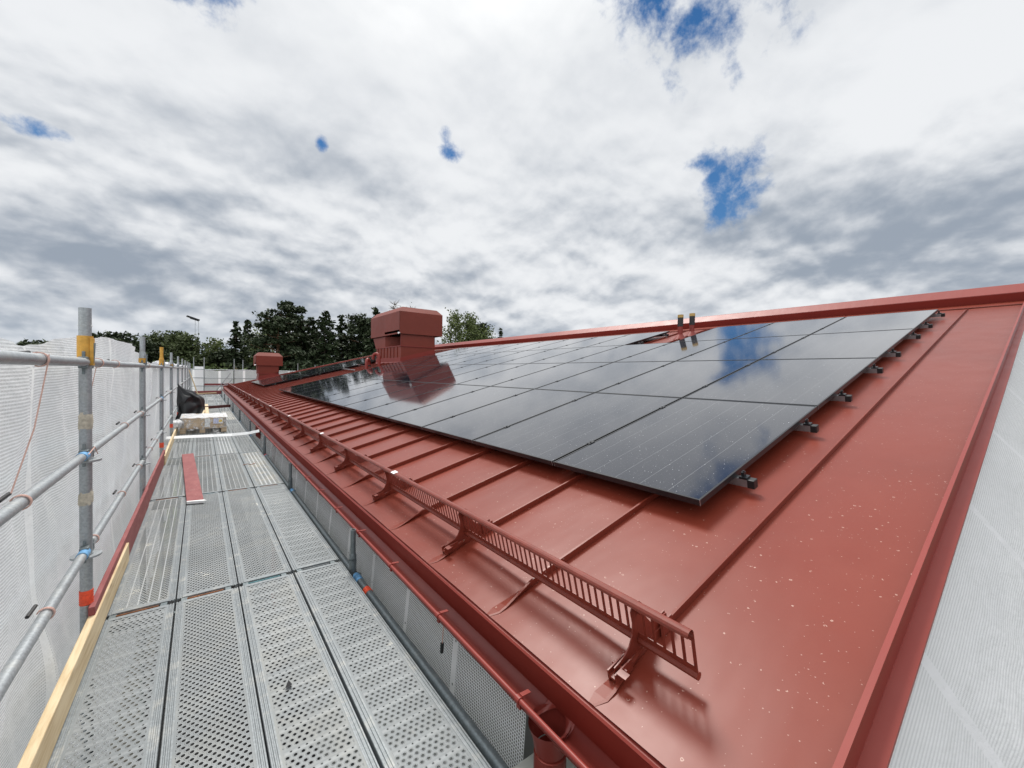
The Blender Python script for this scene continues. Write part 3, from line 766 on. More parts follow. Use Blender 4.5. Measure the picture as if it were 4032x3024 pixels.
# rails
RVs = [1.593, 2.62, 3.44, 4.47, 5.25, 6.33, 7.15, 8.17]
def rail(u0, u1, v, label, group, clamps, vend=True):
    r = thing('mounting_rail', RF(u0, v, .07), label, 'mounting rail', group)
    f2 = lambda x, y, z: RF(x, y, z)
    b = MB(); b.box((u0, v-.02, .045), (u1, v+.02, .092), f2); b.build('rail_bar', M_ALU, r, bevel=0)
    b = MB(); b.box((u0-.028, v-.023, .042), (u0+.012, v+.023, .094), f2); b.build('end_cap', M_BLACK, r, bevel=.003)
    b = MB(); b.box((u0+.010, v-.023, .093), (u0+.055, v+.023, .105), f2); b.box((u0+.028, v-.012, .105), (u0+.045, v+.012, .130), f2); b.tube([f2(u0+.035, v, .12), f2(u0+.035, v, .137)], .006, 8); b.build('end_clamp', M_BLKMET, r)
    ft = MB(); x = S0
    while x < u1:
        if x > u0: ft.box((x-.02, v-.018, .004), (x-.008, v+.018, .044), f2)
        x += SW*2
    ft.build('seam_clamp', M_ALU, r)
    for cu in clamps:
        b = MB(); b.box((cu-.017, v-.030, .1312), (cu+.017, v+.030, .1345), f2); b.tube([f2(cu, v, .134), f2(cu, v, .141)], .006, 8); b.build('mid_clamp', M_BLKMET, r)
for i, v in enumerate(RVs):
    cl = [PU0+k*PW for k in range(1, 13)]
    lab = '%s aluminium rail from the bottom of the main array' % ORD[i]
    if i < 6: rail(1.035, 16.1, v, lab, 'rails under the main array', cl)
    else:
        rail(1.035, 4.60, v, lab+', near piece', 'rails under the main array', [PU0+PW, PU0+2*PW])
        rail(5.62, 16.1, v, lab+', piece beyond the vent pipes', 'rails under the main array', [PU0+k*PW for k in range(5, 13)])
for i, v in enumerate(RVs):
    rail(A2U-.08, A2U+5*PW+.05, v, '%s aluminium rail from the bottom of the far array' % ORD[i], 'rails under the far array', [])

# ------------------------------------------------------------------ snow guard
sg = thing('snow_guard', RF(.64, .25), 'long red perforated snow guard running along the eave of the red roof', 'snow guard')
f2 = lambda x, y, z: RF(x, y, z)
u = .64; sec = 0
while u < 29.6:
    e = min(u+2.4-(.02 if sec else 0), 29.75); b = MB()
    b.tube([RF(u, .262, .062), RF(e, .262, .062)], .0135, 10)
    b.box((u, .2585, .074), (e, .2615, .096), f2)
    b.box((u, .2585, .188), (e, .2615, .222), f2)
    # rolled top edge
    arc = []
    for k in range(9):
        t = math.pi*1.25*k/8-.25*math.pi; arc.append((.2435+.0175*math.cos(t), .222+.0175*math.sin(t)))
    for k in range(8):
        b.face([RF(u, *arc[k]), RF(e, *arc[k]), RF(e, *arc[k+1]), RF(u, *arc[k+1])])
        b.face([RF(u, arc[k+1][0]*.985+.0036, arc[k+1][1]-.001), RF(e, arc[k+1][0]*.985+.0036, arc[k+1][1]-.001), RF(e, arc[k][0]*.985+.0036, arc[k][1]-.001), RF(u, arc[k][0]*.985+.0036, arc[k][1]-.001)])
    x = u
    while x < e-.004:
        b.box((x, .2587, .096), (x+.011, .2613, .188), f2); x += .0362
    o = b.build('guard_section', M_GUARD, sg, smooth=False)
    if sec: 
        c = MB(); c.box((u-.03, .225, .236), (u+.03, .262, .2405), f2); c.build('joint_clip', M_WHITEP, sg)
    u += 2.4; sec += 1
brp = None
for k in range(0, 25):
    ub = S0+1.2*k
    if ub > 29.6: break
    if brp is None:
        P = [(.115, .030), (.118, .052), (.175, .058), (.205, .075), (.228, .105), (.238, .145), (.236, .190), (.250, .206), (.285, .206), (.300, .188), (.302, .140), (.335, .085), (.43, .062), (.43, .030)]
        b = MB(); n = len(P)
        vs = [RF(ub-.002, v, h) for v, h in P]+[RF(ub+.0025, v, h) for v, h in P]
        b.raw(vs, [tuple(range(n)), tuple(range(2*n-1, n-1, -1))]+[(i, n+i, n+(i+1) % n, (i+1) % n) for i in range(n)])
        b.box((ub-.016, .10, .020), (ub+.016, .19, .030), f2); b.box((ub-.018, .10, .004), (ub-.013, .19, .048), f2); b.box((ub+.012, .10, .004), (ub+.017, .19, .048), f2)
        b.box((ub-.055, .105, .050), (ub-.018, .130, .054), f2)
        b.box((ub-.018, .37, .004), (ub-.013, .44, .060), f2); b.box((ub+.012, .37, .004), (ub+.017, .44, .060), f2)
        b.tube([RF(ub-.03, .145, .036), RF(ub+.03, .145, .036)], .006, 8)
        b.tube([RF(ub-.02, .27, .175), RF(ub+.02, .27, .175)], .008, 8)
        brp = b.build('guard_bracket', M_GUARD, sg); br0 = ub
    else:
        c = brp.copy(); COL.objects.link(c); c.location = eu*(ub-br0)

# ------------------------------------------------------------------ scaffold
XL, XR = -.4721, .8731
POST = [.43, 3.00, 5.59, 8.13, 10.70, 13.77, 16.84, 19.91, 22.98, 26.05, 28.60]
JOIN = [.61, 3.194, 5.783, 8.323, 10.89, 13.96, 17.03, 20.10, 23.17, 26.2, 28.25]
LEV = [.475, .970, 1.441]
B0 = -.44
def ordd(k, base='from the camera'): return ('nearest the camera' if k == 0 else '%s %s' % (ORD[k], base))
def rosette(b, x, y, z):
    b.tube([(x, y, z-.0045), (x, y, z+.0045)], 0, 16, True, radii=[.060, .060])
    b.tube([(x, y, z-.012), (x, y, z+.012)], .029, 14)
for k, y in enumerate(POST[1:]):
    t = thing('scaffold_standard', (XL, y, 0), 'galvanised scaffold upright on the netting side, %s' % ordd(k), 'scaffold upright', 'outer scaffold uprights')
    top = 1.735 if k else 1.718
    b = MB(); b.tube([(XL, y, -6.6), (XL, y, 1.50)], .0245, 18, False); 
    mt = M_YEL if k == 2 else M_TUBE
    b.build('tube', M_TUBE, t, smooth=True)
    b = MB()
    if k == 0:
        b.pipe((XL, y, 1.50), (XL, y, top), .0242, .0200, 18)
    else:
        b.pipe((XL, y, 1.50), (XL, y, top), .0215, .0180, 14); b.tube([(XL, y, 1.49), (XL, y, 1.56), (XL, y, 1.58)], 0, 14, True, radii=[.027, .027, .022])
    b.build('spigot', mt, t, smooth=True)
    b = MB(); b.tube([(XL-.026, y, top-.09), (XL+.026, y, top-.09)], .006, 8); b.build('spigot_hole', M_BLACK if k else M_WHITEP, t)
    b = MB()
    for z in (-.06, .440, .935): rosette(b, XL, y, z)
    b.build('rosette', M_TUBE, t, smooth=True)
    if k in (0, 1, 2, 3):
        b = MB(); z0, z1 = ((1.455, 1.575), (1.47, 1.515), (1.46, 1.55), (1.46, 1.50))[k]
        b.tube([(XL, y, z0), (XL, y, z1)], .0305, 14); 
        if k == 0: b.box((XL+.02, y-.026, z0-.03), (XL+.034, y+.006, z1-.01))
        b.build('collar', M_YEL, t, smooth=True)
        b = MB(); b.bar((XL+.03, y-.018, z0-.02), (XL+.036, y-.020, z0+.085), .006, .011, (1, 0, 0)); b.build('wedge', M_TUBE2, t)
    if k in (0, 2, 3, 4):
        b = MB(); zt = {0: .185, 2: .215, 3: .225, 4: .2}[k]
        for j in range(6): b.tube([(XL, y, zt+j*.0125), (XL, y, zt+.006+j*.0125), (XL, y, zt+.0125+j*.0125)], 0, 16, True, radii=[.0262, .0280, .0262])
        b.build('tape', M_ORG, t, smooth=True)
    if k == 0:
        for za, zb in ((1.085, 1.185), (.70, .78)):
            b = MB()
            def fn(s, q, za=za, zb=zb):
                a = 2*math.pi*s; z = za+(zb-za)*q; r = .0255+.0045*noise.noise(Vector((math.cos(a)*2, math.sin(a)*2, z*30)))+(.0015 if .1 < q < .9 else -.002)
                return (XL+r*math.cos(a), y+r*math.sin(a), z+.012*noise.noise(Vector((math.cos(a)*1.3, math.sin(a)*1.3, 4+za))))
            b.grid(fn, 32, 10); b.build('mortar_crust', M_MORTAR, t, smooth=True)
# guardrails
for lv, z in enumerate(LEV):
    nm = ['lowest', 'middle', 'top'][lv]
    for k in range(len(POST)-1):
        y0, y1 = POST[k], POST[k+1]
        lab = 'galvanised %s guardrail tube, %s' % (nm, 'nearest section at the left edge' if k == 0 else ('%s section from the camera' % ORD[k]))
        r = thing('guardrail', (XL, (y0+y1)/2, z), lab, 'guardrail', '%s guardrails along the netting' % nm)
        sg_ = .006*math.sin(k*2.1+lv)
        b = MB(); b.tube([(XL+.004, y0+.045, z), (XL+.004, (y0+y1)/2, z-.002+sg_*.3), (XL+.004, y1-.045, z)], .0212 if lv == 2 else .0195, 16); b.build('tube', M_TUBE, r, smooth=True)
        for yy, s in ((y0, 1), (y1, -1)):
            b = MB(); b.bar((XL+.002, yy+s*.024, z-.003), (XL+.003, yy+s*.078, z-.002), .034, .058)
            b.bar((XL, yy+s*.040, z-.062), (XL, yy+s*.036, z+.055), .006, .013, (1, 0, 0)); b.build('wedge_head', M_TUBE2, r, bevel=.004)
        if k == 0 and lv < 2:
            b = MB(); b.tube([(XL+.004, y1-.13, z), (XL+.004, y1-.05, z)], .0222, 16); b.build('blue_paint_band', M_BLUE, r, smooth=True)
        if lv == 1 and k == 2:
            b = MB(); b.tube([(XL+.004, y1-.20, z), (XL+.004, y1-.06, z)], .0222, 16); b.build('blue_paint_band', M_BLUE, r, smooth=True)
# side brackets (thin swivel lugs) seen poking from the far rails are part of the wedge heads
# inner uprights and ledgers
for k, y in enumerate(POST[1:]):
    t = thing('scaffold_standard', (XR, y, 0), 'short galvanised upright beside the gutter, %s' % ordd(k), 'scaffold upright', 'inner scaffold uprights')
    b = MB(); b.tube([(XR, y, -6.6), (XR, y, .075)], .0242, 16, False); b.tube([(XR, y, .065), (XR, y, .10), (XR, y, .115)], 0, 16, True, radii=[.0242, .0242, .0175]); b.build('tube', M_TUBE2, t, smooth=True)
    b = MB(); b.pipe((XR, y, .11), (XR, y, .285), .0178, .0145, 14); b.build('spigot', M_TUBE2, t, smooth=True)
    b = MB(); rosette(b, XR, y, -.055); b.build('rosette', M_TUBE2, t, smooth=True)
for k in range(len(POST)-1):
    y0, y1 = POST[k], POST[k+1]
    r = thing('scaffold_ledger', (XR, (y0+y1)/2, -.05), 'galvanised ledger tube along the roof side of the deck, %s' % ordd(k), 'ledger', 'inner ledgers')
    b = MB(); b.tube([(XR+.012, y0+.03, -.040), (XR+.012, y1-.03, -.040)], .0242, 16); b.build('tube', M_TUBE2, r, smooth=True)
    b = MB(); b.tube([(XR+.012, y1-.14, -.040), (XR+.012, y1-.04, -.040)], .0255, 16); b.build('blue_paint_band', M_BLUE, r, smooth=True)
    if k in (0, 2):
        b = MB(); yy = y1-.33 if k == 0 else y1-.1; b.tube([(XR+.012, yy, -.040), (XR+.012, yy+.06, -.040)], .0262, 16); b.build('tape', M_ORG, r, smooth=True)
for k, y in enumerate(JOIN):
    r = MB(); r.tube([(XL+.03, y-.03, -.075), (XR-.03, y-.03, -.075)], .0242, 12)
    tag(r.build('transom', M_TUBE2, smooth=True), 'cross tube under the deck joint, %s' % ordd(k), 'transom', 'transoms')
ldk = MB()  # deck level added below so the plank holes look dark
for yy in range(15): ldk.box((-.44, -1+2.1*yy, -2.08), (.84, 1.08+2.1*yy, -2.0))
tag(ldk.build('lower_deck', M_DECKLOW), 'lower scaffold deck coloured dark for shade, seen through the holes of the planks', 'deck')
# planks
PK = {}
def plank(kind, ln):
    key = (kind, round(ln, 2))
    wd = .312
    r = bpy.data.objects.new('scaffold_plank', None); COL.objects.link(r); r.empty_display_size = .1
    if key in PK:
        for nm, me, mt in PK[key]:
            o = bpy.data.objects.new(nm, me); COL.objects.link(o); o.parent = r
        return r
    lst = []
    b = MB(); b.grid(lambda s, t: (.030+(wd-.060)*s, .040+(ln-.08)*t, -.0015), 1, 1, lambda s, t: (.030+(wd-.060)*s, .040+(ln-.08)*t))
    o = b.build('perforated_top', PM[kind], r); lst.append(('perforated_top', o.data, None))
    b = MB()
    P = [(0, -.062), (0, -.002), (.002, 0), (.0065, 0), (.009, -.004), (.0125, -.004), (.015, 0), (.0195, 0), (.022, -.003), (.0255, -.003), (.028, 0), (.0345, 0), (.0345, -.004), (.005, -.008), (.005, -.062)]
    b.prism(P, (0, .012, 0), (0, ln-.012, 0), (1, 0, 0), (0, 0, 1)); b.prism([(wd-x, z) for x, z in reversed(P)], (0, .012, 0), (0, ln-.012, 0), (1, 0, 0), (0, 0, 1))
    b.box((.0345, .012, -.05), (wd-.0345, .041, .0005)); b.box((.0345, ln-.041, -.05), (wd-.0345, ln-.012, .0005))
    o = b.build('frame', M_STEEL, r); lst.append(('frame', o.data, None))
    for yy, s in ((0.012, -1), (ln-.012, 1)):
        b = MB()
        ya_, yb_ = min(yy, yy+s*.028), max(yy, yy+s*.028)
        P_ = [(.022, -.052), (.022, -.004), (.052, -.004), (.052, -.030), (.245, -.030), (.245, -.004), (.275, -.004), (.275, -.052)]
        b.raw([(x, ya_, z) for x, z in P_]+[(x, yb_, z) for x, z in P_], [(0, 3, 2, 1), (0, 7, 4, 3), (7, 6, 5, 4), (8, 9, 10, 11), (8, 11, 12, 15), (15, 12, 13, 14)]+[(i, (i+1) % 8, 8+(i+1) % 8, 8+i) for i in range(8)])
        o = b.build('hook', M_TUBE2, r); lst.append(('hook', o.data, None))
    PK[key] = lst
    return r
PAT = [['diamond', 'dense', 'diamond', 'diamond'], ['ribbed', 'dense', 'dense', 'diamond'], ['chevron', 'chevron', 'chevron', 'slat'], ['chevron', 'ribbed', 'slat', 'chevron'],
       ['slat', 'chevron', 'ribbed', 'chevron'], ['chevron', 'ribbed', 'chevron', 'slat'], ['ribbed', 'chevron', 'chevron', 'chevron']]
pname = {'diamond': 'with banded round holes', 'dense': 'with dense round holes', 'ribbed': 'with long ribs', 'chevron': 'with zigzag slots', 'slat': 'stained with mortar'}
pos4 = ['along the netting', 'second from the netting', 'third from the netting', 'next to the roof']
rnd = random.Random(4)
EX = [M_RUST, M_RUST, M_TEAL, M_STEEL]
for k in range(len(JOIN)-1):
    y0, y1 = JOIN[k], JOIN[k+1]; pt = PAT[k % len(PAT)] if k < 7 else PAT[3+k % 4]
    for i in range(4):
        r = plank(pt[i], y1-y0-.024)
        jig = (rnd.random()-.5)*.004
        r.location = (B0+.32*i+.004+jig, y0+.012, (rnd.random()-.5)*.003)
        tag(r, 'steel plank %s, %s, %s bay' % (pname[pt[i]], pos4[i], 'nearest' if k == 0 else ORD[k]), 'scaffold plank', 'steel planks of the deck')
        e = MB(); e.box((.05, -.0155, -.050), (.235, -.0115, -.002)); o = e.build('end_strip', (EX[i] if k == 1 else (M_TEAL if (k+i) % 3 == 0 else M_RUST)))
        o.parent = r
# toe boards
def board(name, a, b_, wd, hg, mat, label, cat, tilt=0, bev=.004):
    b = MB(); b.bar(a, b_, wd, hg); o = b.build(name, mat, bevel=bev); tag(o, label, cat); return o
board('toe_board', (-.443, 2.93, .095), (-.436, 5.56, .098), .026, .19, M_REDB, 'worn red toe board beside the nearest upright', 'toe board')
board('toe_board', (-.440, 5.50, .100), (-.436, 8.02, .100), .024, .19, M_REDB, 'worn red toe board continuing behind the nearer red one', 'toe board')
board('toe_board', (-.460, .40, .072), (-.430, 4.02, .080), .034, .135, M_WOOD, 'new pale timber board on edge at the front left of the deck', 'toe board')
board('toe_board', (-.425, 7.80, .070), (-.425, 12.0, .075), .028, .135, M_WOOD, 'pale timber board on edge beside the pallet', 'toe board')
b = MB(); Y0, Y1 = 5.40, 8.48
b.raw([(-.115, 5.41, .004), (.028, 5.37, .004), (-.095, 8.50, .004), (-.243, 8.47, .004), (-.115, 5.41, .030), (.028, 5.37, .030), (-.095, 8.50, .030), (-.243, 8.47, .030)],
      [(0, 3, 2, 1), (4, 5, 6, 7), (0, 1, 5, 4), (1, 2, 6, 5), (2, 3, 7, 6), (3, 0, 4, 7)])
rbd = thing('loose_board', (-.1, 6.9, 0), 'red painted board lying flat on the deck with a whitish near end', 'board')
b.build('board_face', M_REDB, rbd, bevel=.002)
b = MB(); b.raw([(-.116, 5.405, .006), (.029, 5.365, .006), (.028, 5.385, .006), (-.117, 5.425, .006), (-.116, 5.405, .033), (.050, 5.358, .031), (.030, 5.40, .033), (-.117, 5.43, .033)],
      [(0, 3, 2, 1), (4, 5, 6, 7), (0, 1, 5, 4), (1, 2, 6, 5), (2, 3, 7, 6), (3, 0, 4, 7)]); b.build('end_trim', M_PAPER, rbd)

# ------------------------------------------------------------------ netting
def fold(y, z, a=.03, f=5.0, s=0): return a*noise.noise(Vector((y*f, z*1.2, s)))+a*.5*noise.noise(Vector((y*f*2.3, z*2.1, s+7)))
TOP = [(-2.5, 1.50), (1.5, 1.515), (2.30, 1.522), (2.62, 1.500), (2.85, 1.515), (3.28, 1.572), (3.70, 1.605), (4.70, 1.660), (5.4, 1.655), (6.25, 1.615), (7.0, 1.57), (7.6, 1.50), (8.3, 1.475), (9.0, 1.50), (9.6, 1.47), (30.5, 1.46)]
def topz(y):
    for (a, za), (b, zb) in zip(TOP, TOP[1:]):
        if a <= y <= b:
            t = (y-a)/(b-a); t = t*t*(3-2*t); return za+(zb-za)*t
    return 1.46
def netsheet(name, y0, y1, label, seed, mat, ny=160, ragged=0.0):
    b = MB(); nz = 60
    def fn(s, t):
        y = y0+(y1-y0)*s; zt = topz(y)+(ragged*noise.noise(Vector((y*6, 1, seed)))); z = -1.6+(zt+1.6)*t
        belly = .06*math.sin(math.pi*max(0, min(1, (z-.0)/1.45)))*noise.noise(Vector((y*.9, z*.8, seed)))
        x = -.575+fold(y, z, .050, 2.0 if y1 < 9 else 4.0, seed)+belly+.014*noise.noise(Vector((y*9, z*3+y*4, 2)))
        if z > 1.42: x += -.10*(z-1.42)/.25*noise.noise(Vector((y*.8, 3, 1)))-.02
        return (x, y, z)
    b.grid(fn, ny, nz, lambda s, t: (y0+(y1-y0)*s, (-1.6+(topz(y0+(y1-y0)*s)+1.6)*t)+.02*math.sin((y0+(y1-y0)*s)*1.1)))
    o = b.build(name, mat, smooth=True); tag(o, label, 'netting', 'netting behind the guardrails'); return o
netsheet('debris_net', -2.0, 7.55, 'white debris net behind the near guardrails, bulging over the top rail', 1, M_NETL, 300)
netsheet('debris_net', 7.45, 18.2, 'white debris net behind the guardrails beyond the third upright', 2, M_NETL, 220, .03)
netsheet('debris_net', 18.1, 30.6, 'white debris net at the far end of the guardrails', 3, M_NETL, 160, .04)
# bunched net top roll
for i, (ya, yb, zz_) in enumerate(((8.2, 12.9, 1.475), (13.6, 17.5, 1.475), (18.0, 24.0, 1.48))):
    b = MB()
    def fn(s, t, ya=ya, yb=yb, zz_=zz_):
        y = ya+(yb-ya)*s; a = 2*math.pi*t; r = .035+.030*noise.noise(Vector((y*3, math.cos(a), math.sin(a)+i)))
        return (-.53+r*1.4*math.cos(a), y, zz_+.02+r*math.sin(a))
    b.grid(fn, 60, 12); tag(b.build('rolled_net', M_SHEET, smooth=True), 'bunched white netting lying along the top rail, %s roll' % ('nearest', 'middle', 'farthest')[i], 'netting', 'bunched net rolls')
# net hanging in the gap between deck and wall
b = MB()
def fn(s, t):
    y = 1.22+28.6*s; x0, z0, x1, z1 = 1.045, .17, .95, -1.0
    return (x0+(x1-x0)*t+fold(y, t, .020, 2.0, 5), y, z0+(z1-z0)*t)
b.grid(fn, 260, 12, lambda s, t: (1.22+28.6*s, 1.2*t))
tag(b.build('debris_net', M_NETI, smooth=True), 'white square mesh net hanging below the gutter beside the deck', 'netting')
# gable netting
b = MB(); bet = R_(34)
A_ = Vector((cA, 0, sA)); B_ = Vector((0, -math.sin(bet), -math.cos(bet))); B_ = (B_-A_*B_.dot(A_)).normalized()
org = Vector((1.06, .245, ZE-.095))
def fn(s, t):
    a = 10.5*s; c = 3.6*t
    p = org+A_*a+B_*c
    wv = .05*noise.noise(Vector((a*1.6, c*.7, 3)))+.018*noise.noise(Vector((a*5, c*2.0, 9)))
    return p+Vector((0, -1, .3))*wv*min(1, c*2)
b.grid(fn, 220, 70, lambda s, t: (10.5*s+.10*3.6*t, 3.6*t))
tag(b.build('debris_net', M_NETG, smooth=True), 'white netting with broad tape strips below the near gable edge of the roof', 'netting')

# ------------------------------------------------------------------ bungee toggles on the rails
def bungee(y, z, r, label, side=-1, twist=0.0, hang=0):
    t = thing('bungee_tie', (XL, y, z), label, 'bungee tie', 'bungee ties on the guardrails')
    b = MB()
    for o_ in (0, .007):
        pts = []
        for k in range(15):
            a = math.pi*(-.62+1.5*k/14); pts.append((XL+.004+math.cos(a)*(r+.004), y+o_+twist*math.sin(a), z+math.sin(a)*(r+.004)))
        b.tube(pts, .0026, 6)
    b.build('cord', M_STRINGP, t, smooth=True)
    b = MB(); b.tube([(XL-.035, y-.03, z+r*.9), (XL-.03, y+.045, z+r*1.25)], .0065, 8); b.build('toggle', M_BLACK, t, smooth=True)
K = 0
for (y, z, r, lab) in ((2.22, LEV[2], .0212, 'pink bungee tie on the top rail left of the nearest upright'), (2.02, LEV[1], .0195, 'pink bungee tie with black toggle on the middle rail at the left edge'),
                       (2.28, LEV[0], .0195, 'pink bungee tie with black toggle on the lowest rail at the left'), (3.28, LEV[2], .0212, 'bungee tie on the top rail just right of the nearest upright'),
                       (3.86, LEV[2], .0212, 'bungee tie on the top rail midway to the second upright'), (4.30, LEV[1], .0195, 'bungee tie midway along the second middle rail'),
                       (5.35, LEV[1], .0195, 'bungee tie on the middle rail just before the second upright'), (3.14, LEV[0], .0195, 'bungee tie on the lowest rail touching the nearest upright'),
                       (4.15, LEV[0], .0195, 'bungee tie midway along the second lowest rail'), (5.22, LEV[0], .0195, 'bungee tie on the lowest rail just before the second upright'),
                       (6.0, LEV[2], .0212, 'bungee tie on the top rail just past the second upright'), (6.3, LEV[0], .0195, 'bungee tie on the lowest rail just past the second upright'),
                       (7.75, LEV[1], .0195, 'bungee tie on the middle rail before the third upright'), (7.0, LEV[0], .0195, 'bungee tie on the lowest rail between second and third uprights'),
                       (9.9, LEV[1], .0195, 'bungee tie on the middle rail before the fourth upright')):
    bungee(y, z, r, lab)
b = MB(); b.tube([(XL+.030, 2.22, 1.46), (XL+.028, 2.21, 1.42), (XL+.01, 2.14, 1.2), (XL-.02, 2.04, 1.0)], .0022, 6)
tag(b.build('pink_cord', M_STRINGP, smooth=True), 'thin pink cord hanging from the top rail at the left', 'cord')
b = MB(); b.tube([(XL+.032, 2.86, .985), (XL+.036, 2.98, 1.005), (XL+.030, 3.10, .95)], .0022, 6)
tag(b.build('pink_cord', M_STRINGP, smooth=True), 'short cord looped round the nearest upright at the middle rail', 'cord')
b = MB(); b.tube([(XL-.01, 3.35, 1.42), (XL-.03, 3.30, 1.25), (XL-.05, 3.22, 1.1)], .002, 6)
tag(b.build('pink_cord', M_STRINGP, smooth=True), 'thin cord hanging just right of the nearest upright', 'cord')
# toggle hanging on the gap net
tg = thing('net_toggle', (.93, 1.75, .1), 'small black toggle on a cord hanging on the net under the gutter', 'toggle')
b = MB(); b.tube([(.935, 1.74, .20), (.93, 1.74, .11)], .002, 6); b.build('cord', M_STRINGP, tg)
b = MB(); b.tube([(.93, 1.74, .115), (.928, 1.74, .070)], .009, 8); b.build('toggle_body', M_BLACK, tg)
# debris on the planks
b = MB(); b.raw([(.30, 2.02, .004), (.33, 2.03, .004), (.318, 2.05, .016), (.325, 2.01, .014)], [(0, 1, 2), (0, 1, 3), (1, 2, 3), (0, 2, 3)])
tag(b.build('dark_leaf', M_BLACK), 'small black scrap lying on a plank of the nearest bay', 'scrap')
b = MB(); b.tube([(.50, 7.2, .006), (.56, 7.25, .008), (.60, 7.18, .006), (.66, 7.26, .008)], .004, 6)
tag(b.build('rusty_wire', M_RUST), 'short bent rusty wire on the mortar stained plank', 'wire')

# ------------------------------------------------------------------ pallet with collar, wrapped
pl = thing('pallet', (.06, 11.8, 0), 'wooden pallet on the deck carrying the wrapped timber collar', 'pallet')
px0, px1, py0, py1 = -.36, .47, 11.30, 12.45
for nm, xs in (('block', (px0, -.02, px1-.10)),):
    for xx in xs:
        for yy in (py0+.01, (py0+py1)/2-.05, py1-.11):
            b = MB(); b.box((xx, yy, .006), (xx+.10, yy+.10, .10)); b.build('block', M_WOOD2, pl, bevel=.003)
b = MB()
for k in range(6): b.box((px0, py0+k*.20, .10), (px1, py0+k*.20+.12, .122))
b.build('top_boards', M_WOOD2, pl)
pc = thing('pallet_collar', (.06, 11.8, .13), 'timber pallet collar wrapped in clear plastic with paper labels', 'pallet collar')
b = MB(); zc0, zc1 = .124, .335
b.box((px0+.03, py0+.01, zc0), (px1-.01, py0+.032, zc1)); b.box((px0+.03, py1-.05, zc0), (px1-.01, py1-.028, zc1)); b.box((px0+.03, py0+.033, zc0), (px0+.052, py1-.051, zc1)); b.box((px1-.032, py0+.033, zc0), (px1-.01, py1-.051, zc1))
b.build('side_boards', M_WOOD2, pc, bevel=.003)
for xx in (px0+.025, px1-.055):
    b = MB()
    for j in range(6): b.box((xx, py0+.004, zc0+.015+j*.033), (xx+.05, py0+.010, zc0+.035+j*.033))
    b.build('hinge', M_ALU, pc)
b = MB(); b.box((.07, py0-.001, .13), (.165, py0+.006, .325)); b.build('paper_sheet', M_PAPER, pc)
b = MB(); b.box((.225, py0-.001, .20), (.315, py0+.006, .318)); b.build('lavender_label', M_LAV, pc)
b = MB(); b.box((.317, py0-.0015, .20), (.40, py0+.006, .318)); b.build('white_label', M_PAPER, pc)
b = MB(); b.box((.325, py0-.004, .235), (.385, py0-.002, .285)); b.build('yellow_panel', M_YPRINT, pc)
def film_mat(name, op, rough=.25):
    m, nt, bs, o = new_mat(name); co = geoco(nt)
    n = noise_(nt, co, 14, 6, .65); bs.inputs['Base Color'].default_value = (.85, .86, .87, 1); bs.inputs['Roughness'].default_value = rough
    a = n.step(.46, .70)*(.9-op)+op; nt.links.new(a.s, bs.inputs['Alpha']); bump(nt, bs, noise_(nt, co, 22, 5, .6), 1.0, .02)
    return m
M_FILM = film_mat('plastic_film', .04); M_FILMW = film_mat('white_plastic_film', .72)
b = MB()
def fn(s, t):
    x = px0+.0+(px1-px0+.02)*s; y = py0-.01+(py1-py0)*t
    z = .342+.018*noise.noise(Vector((x*9, y*7, 2)))-.05*math.exp(-((s-.5)**2+(t-.5)**2)*10)
    return (x, y, z)
b.grid(fn, 40, 40); b.build('film_top', M_FILMW, pc, smooth=True)
b = MB()
def fn(s, t):
    x = px0-.02+(px1-px0+.03)*s; z = .345-(.23+.06*(1-s))*t
    return (x, py0-.012-.018*abs(noise.noise(Vector((x*12, z*9, 4))))-(.03*t if s < .4 else 0), z)
b.grid(fn, 60, 20); b.build('film_front', M_FILM, pc, smooth=True)
b = MB()
def fn(s, t):
    a = 2*math.pi*s; ph_ = math.pi*t; r = 1+.35*noise.noise(Vector((math.cos(a)*2, math.sin(a)*2, t*4)))
    return (-.40+.10*r*math.sin(ph_)*math.cos(a), 11.30+.16*r*math.sin(ph_)*math.sin(a), .235-.09*r*math.cos(ph_))
b.grid(fn, 26, 14); b.build('film_bunch', M_FILMW, pc, smooth=True)
b = MB(); b.raw([(.16, 11.0, .008), (.36, 11.02, .008), (.27, 11.27, .15), (.25, 11.10, .03)], [(0, 3, 2), (3, 1, 2), (0, 1, 3)]); b.build('film_flap', M_FILM, pc)
# white strip across the deck
b = MB()
pts = [(-.53, 10.20, .085), (-.2, 10.16, .088), (.2, 10.06, .092), (.5, 9.85, .115), (.75, 9.50, .175), (.90, 9.22, .245)]
for (p, q) in zip(pts, pts[1:]):
    p, q = Vector(p), Vector(q); hh = Vector((0, .030, .022)); th = Vector((0, .003, -.003))
    b.raw([p-hh-th, q-hh-th, q-hh+th, p-hh+th, p+hh-th, q+hh-th, q+hh+th, p+hh+th], [(0, 3, 2, 1), (4, 5, 6, 7), (0, 1, 5, 4), (1, 2, 6, 5), (2, 3, 7, 6), (3, 0, 4, 7)])
b.box((-.56, 10.19, -.05), (-.50, 10.21, .05))
tag(b.build('white_strip', M_WHITEP), 'white plastic strip stretched across the deck in front of the pallet', 'strip')
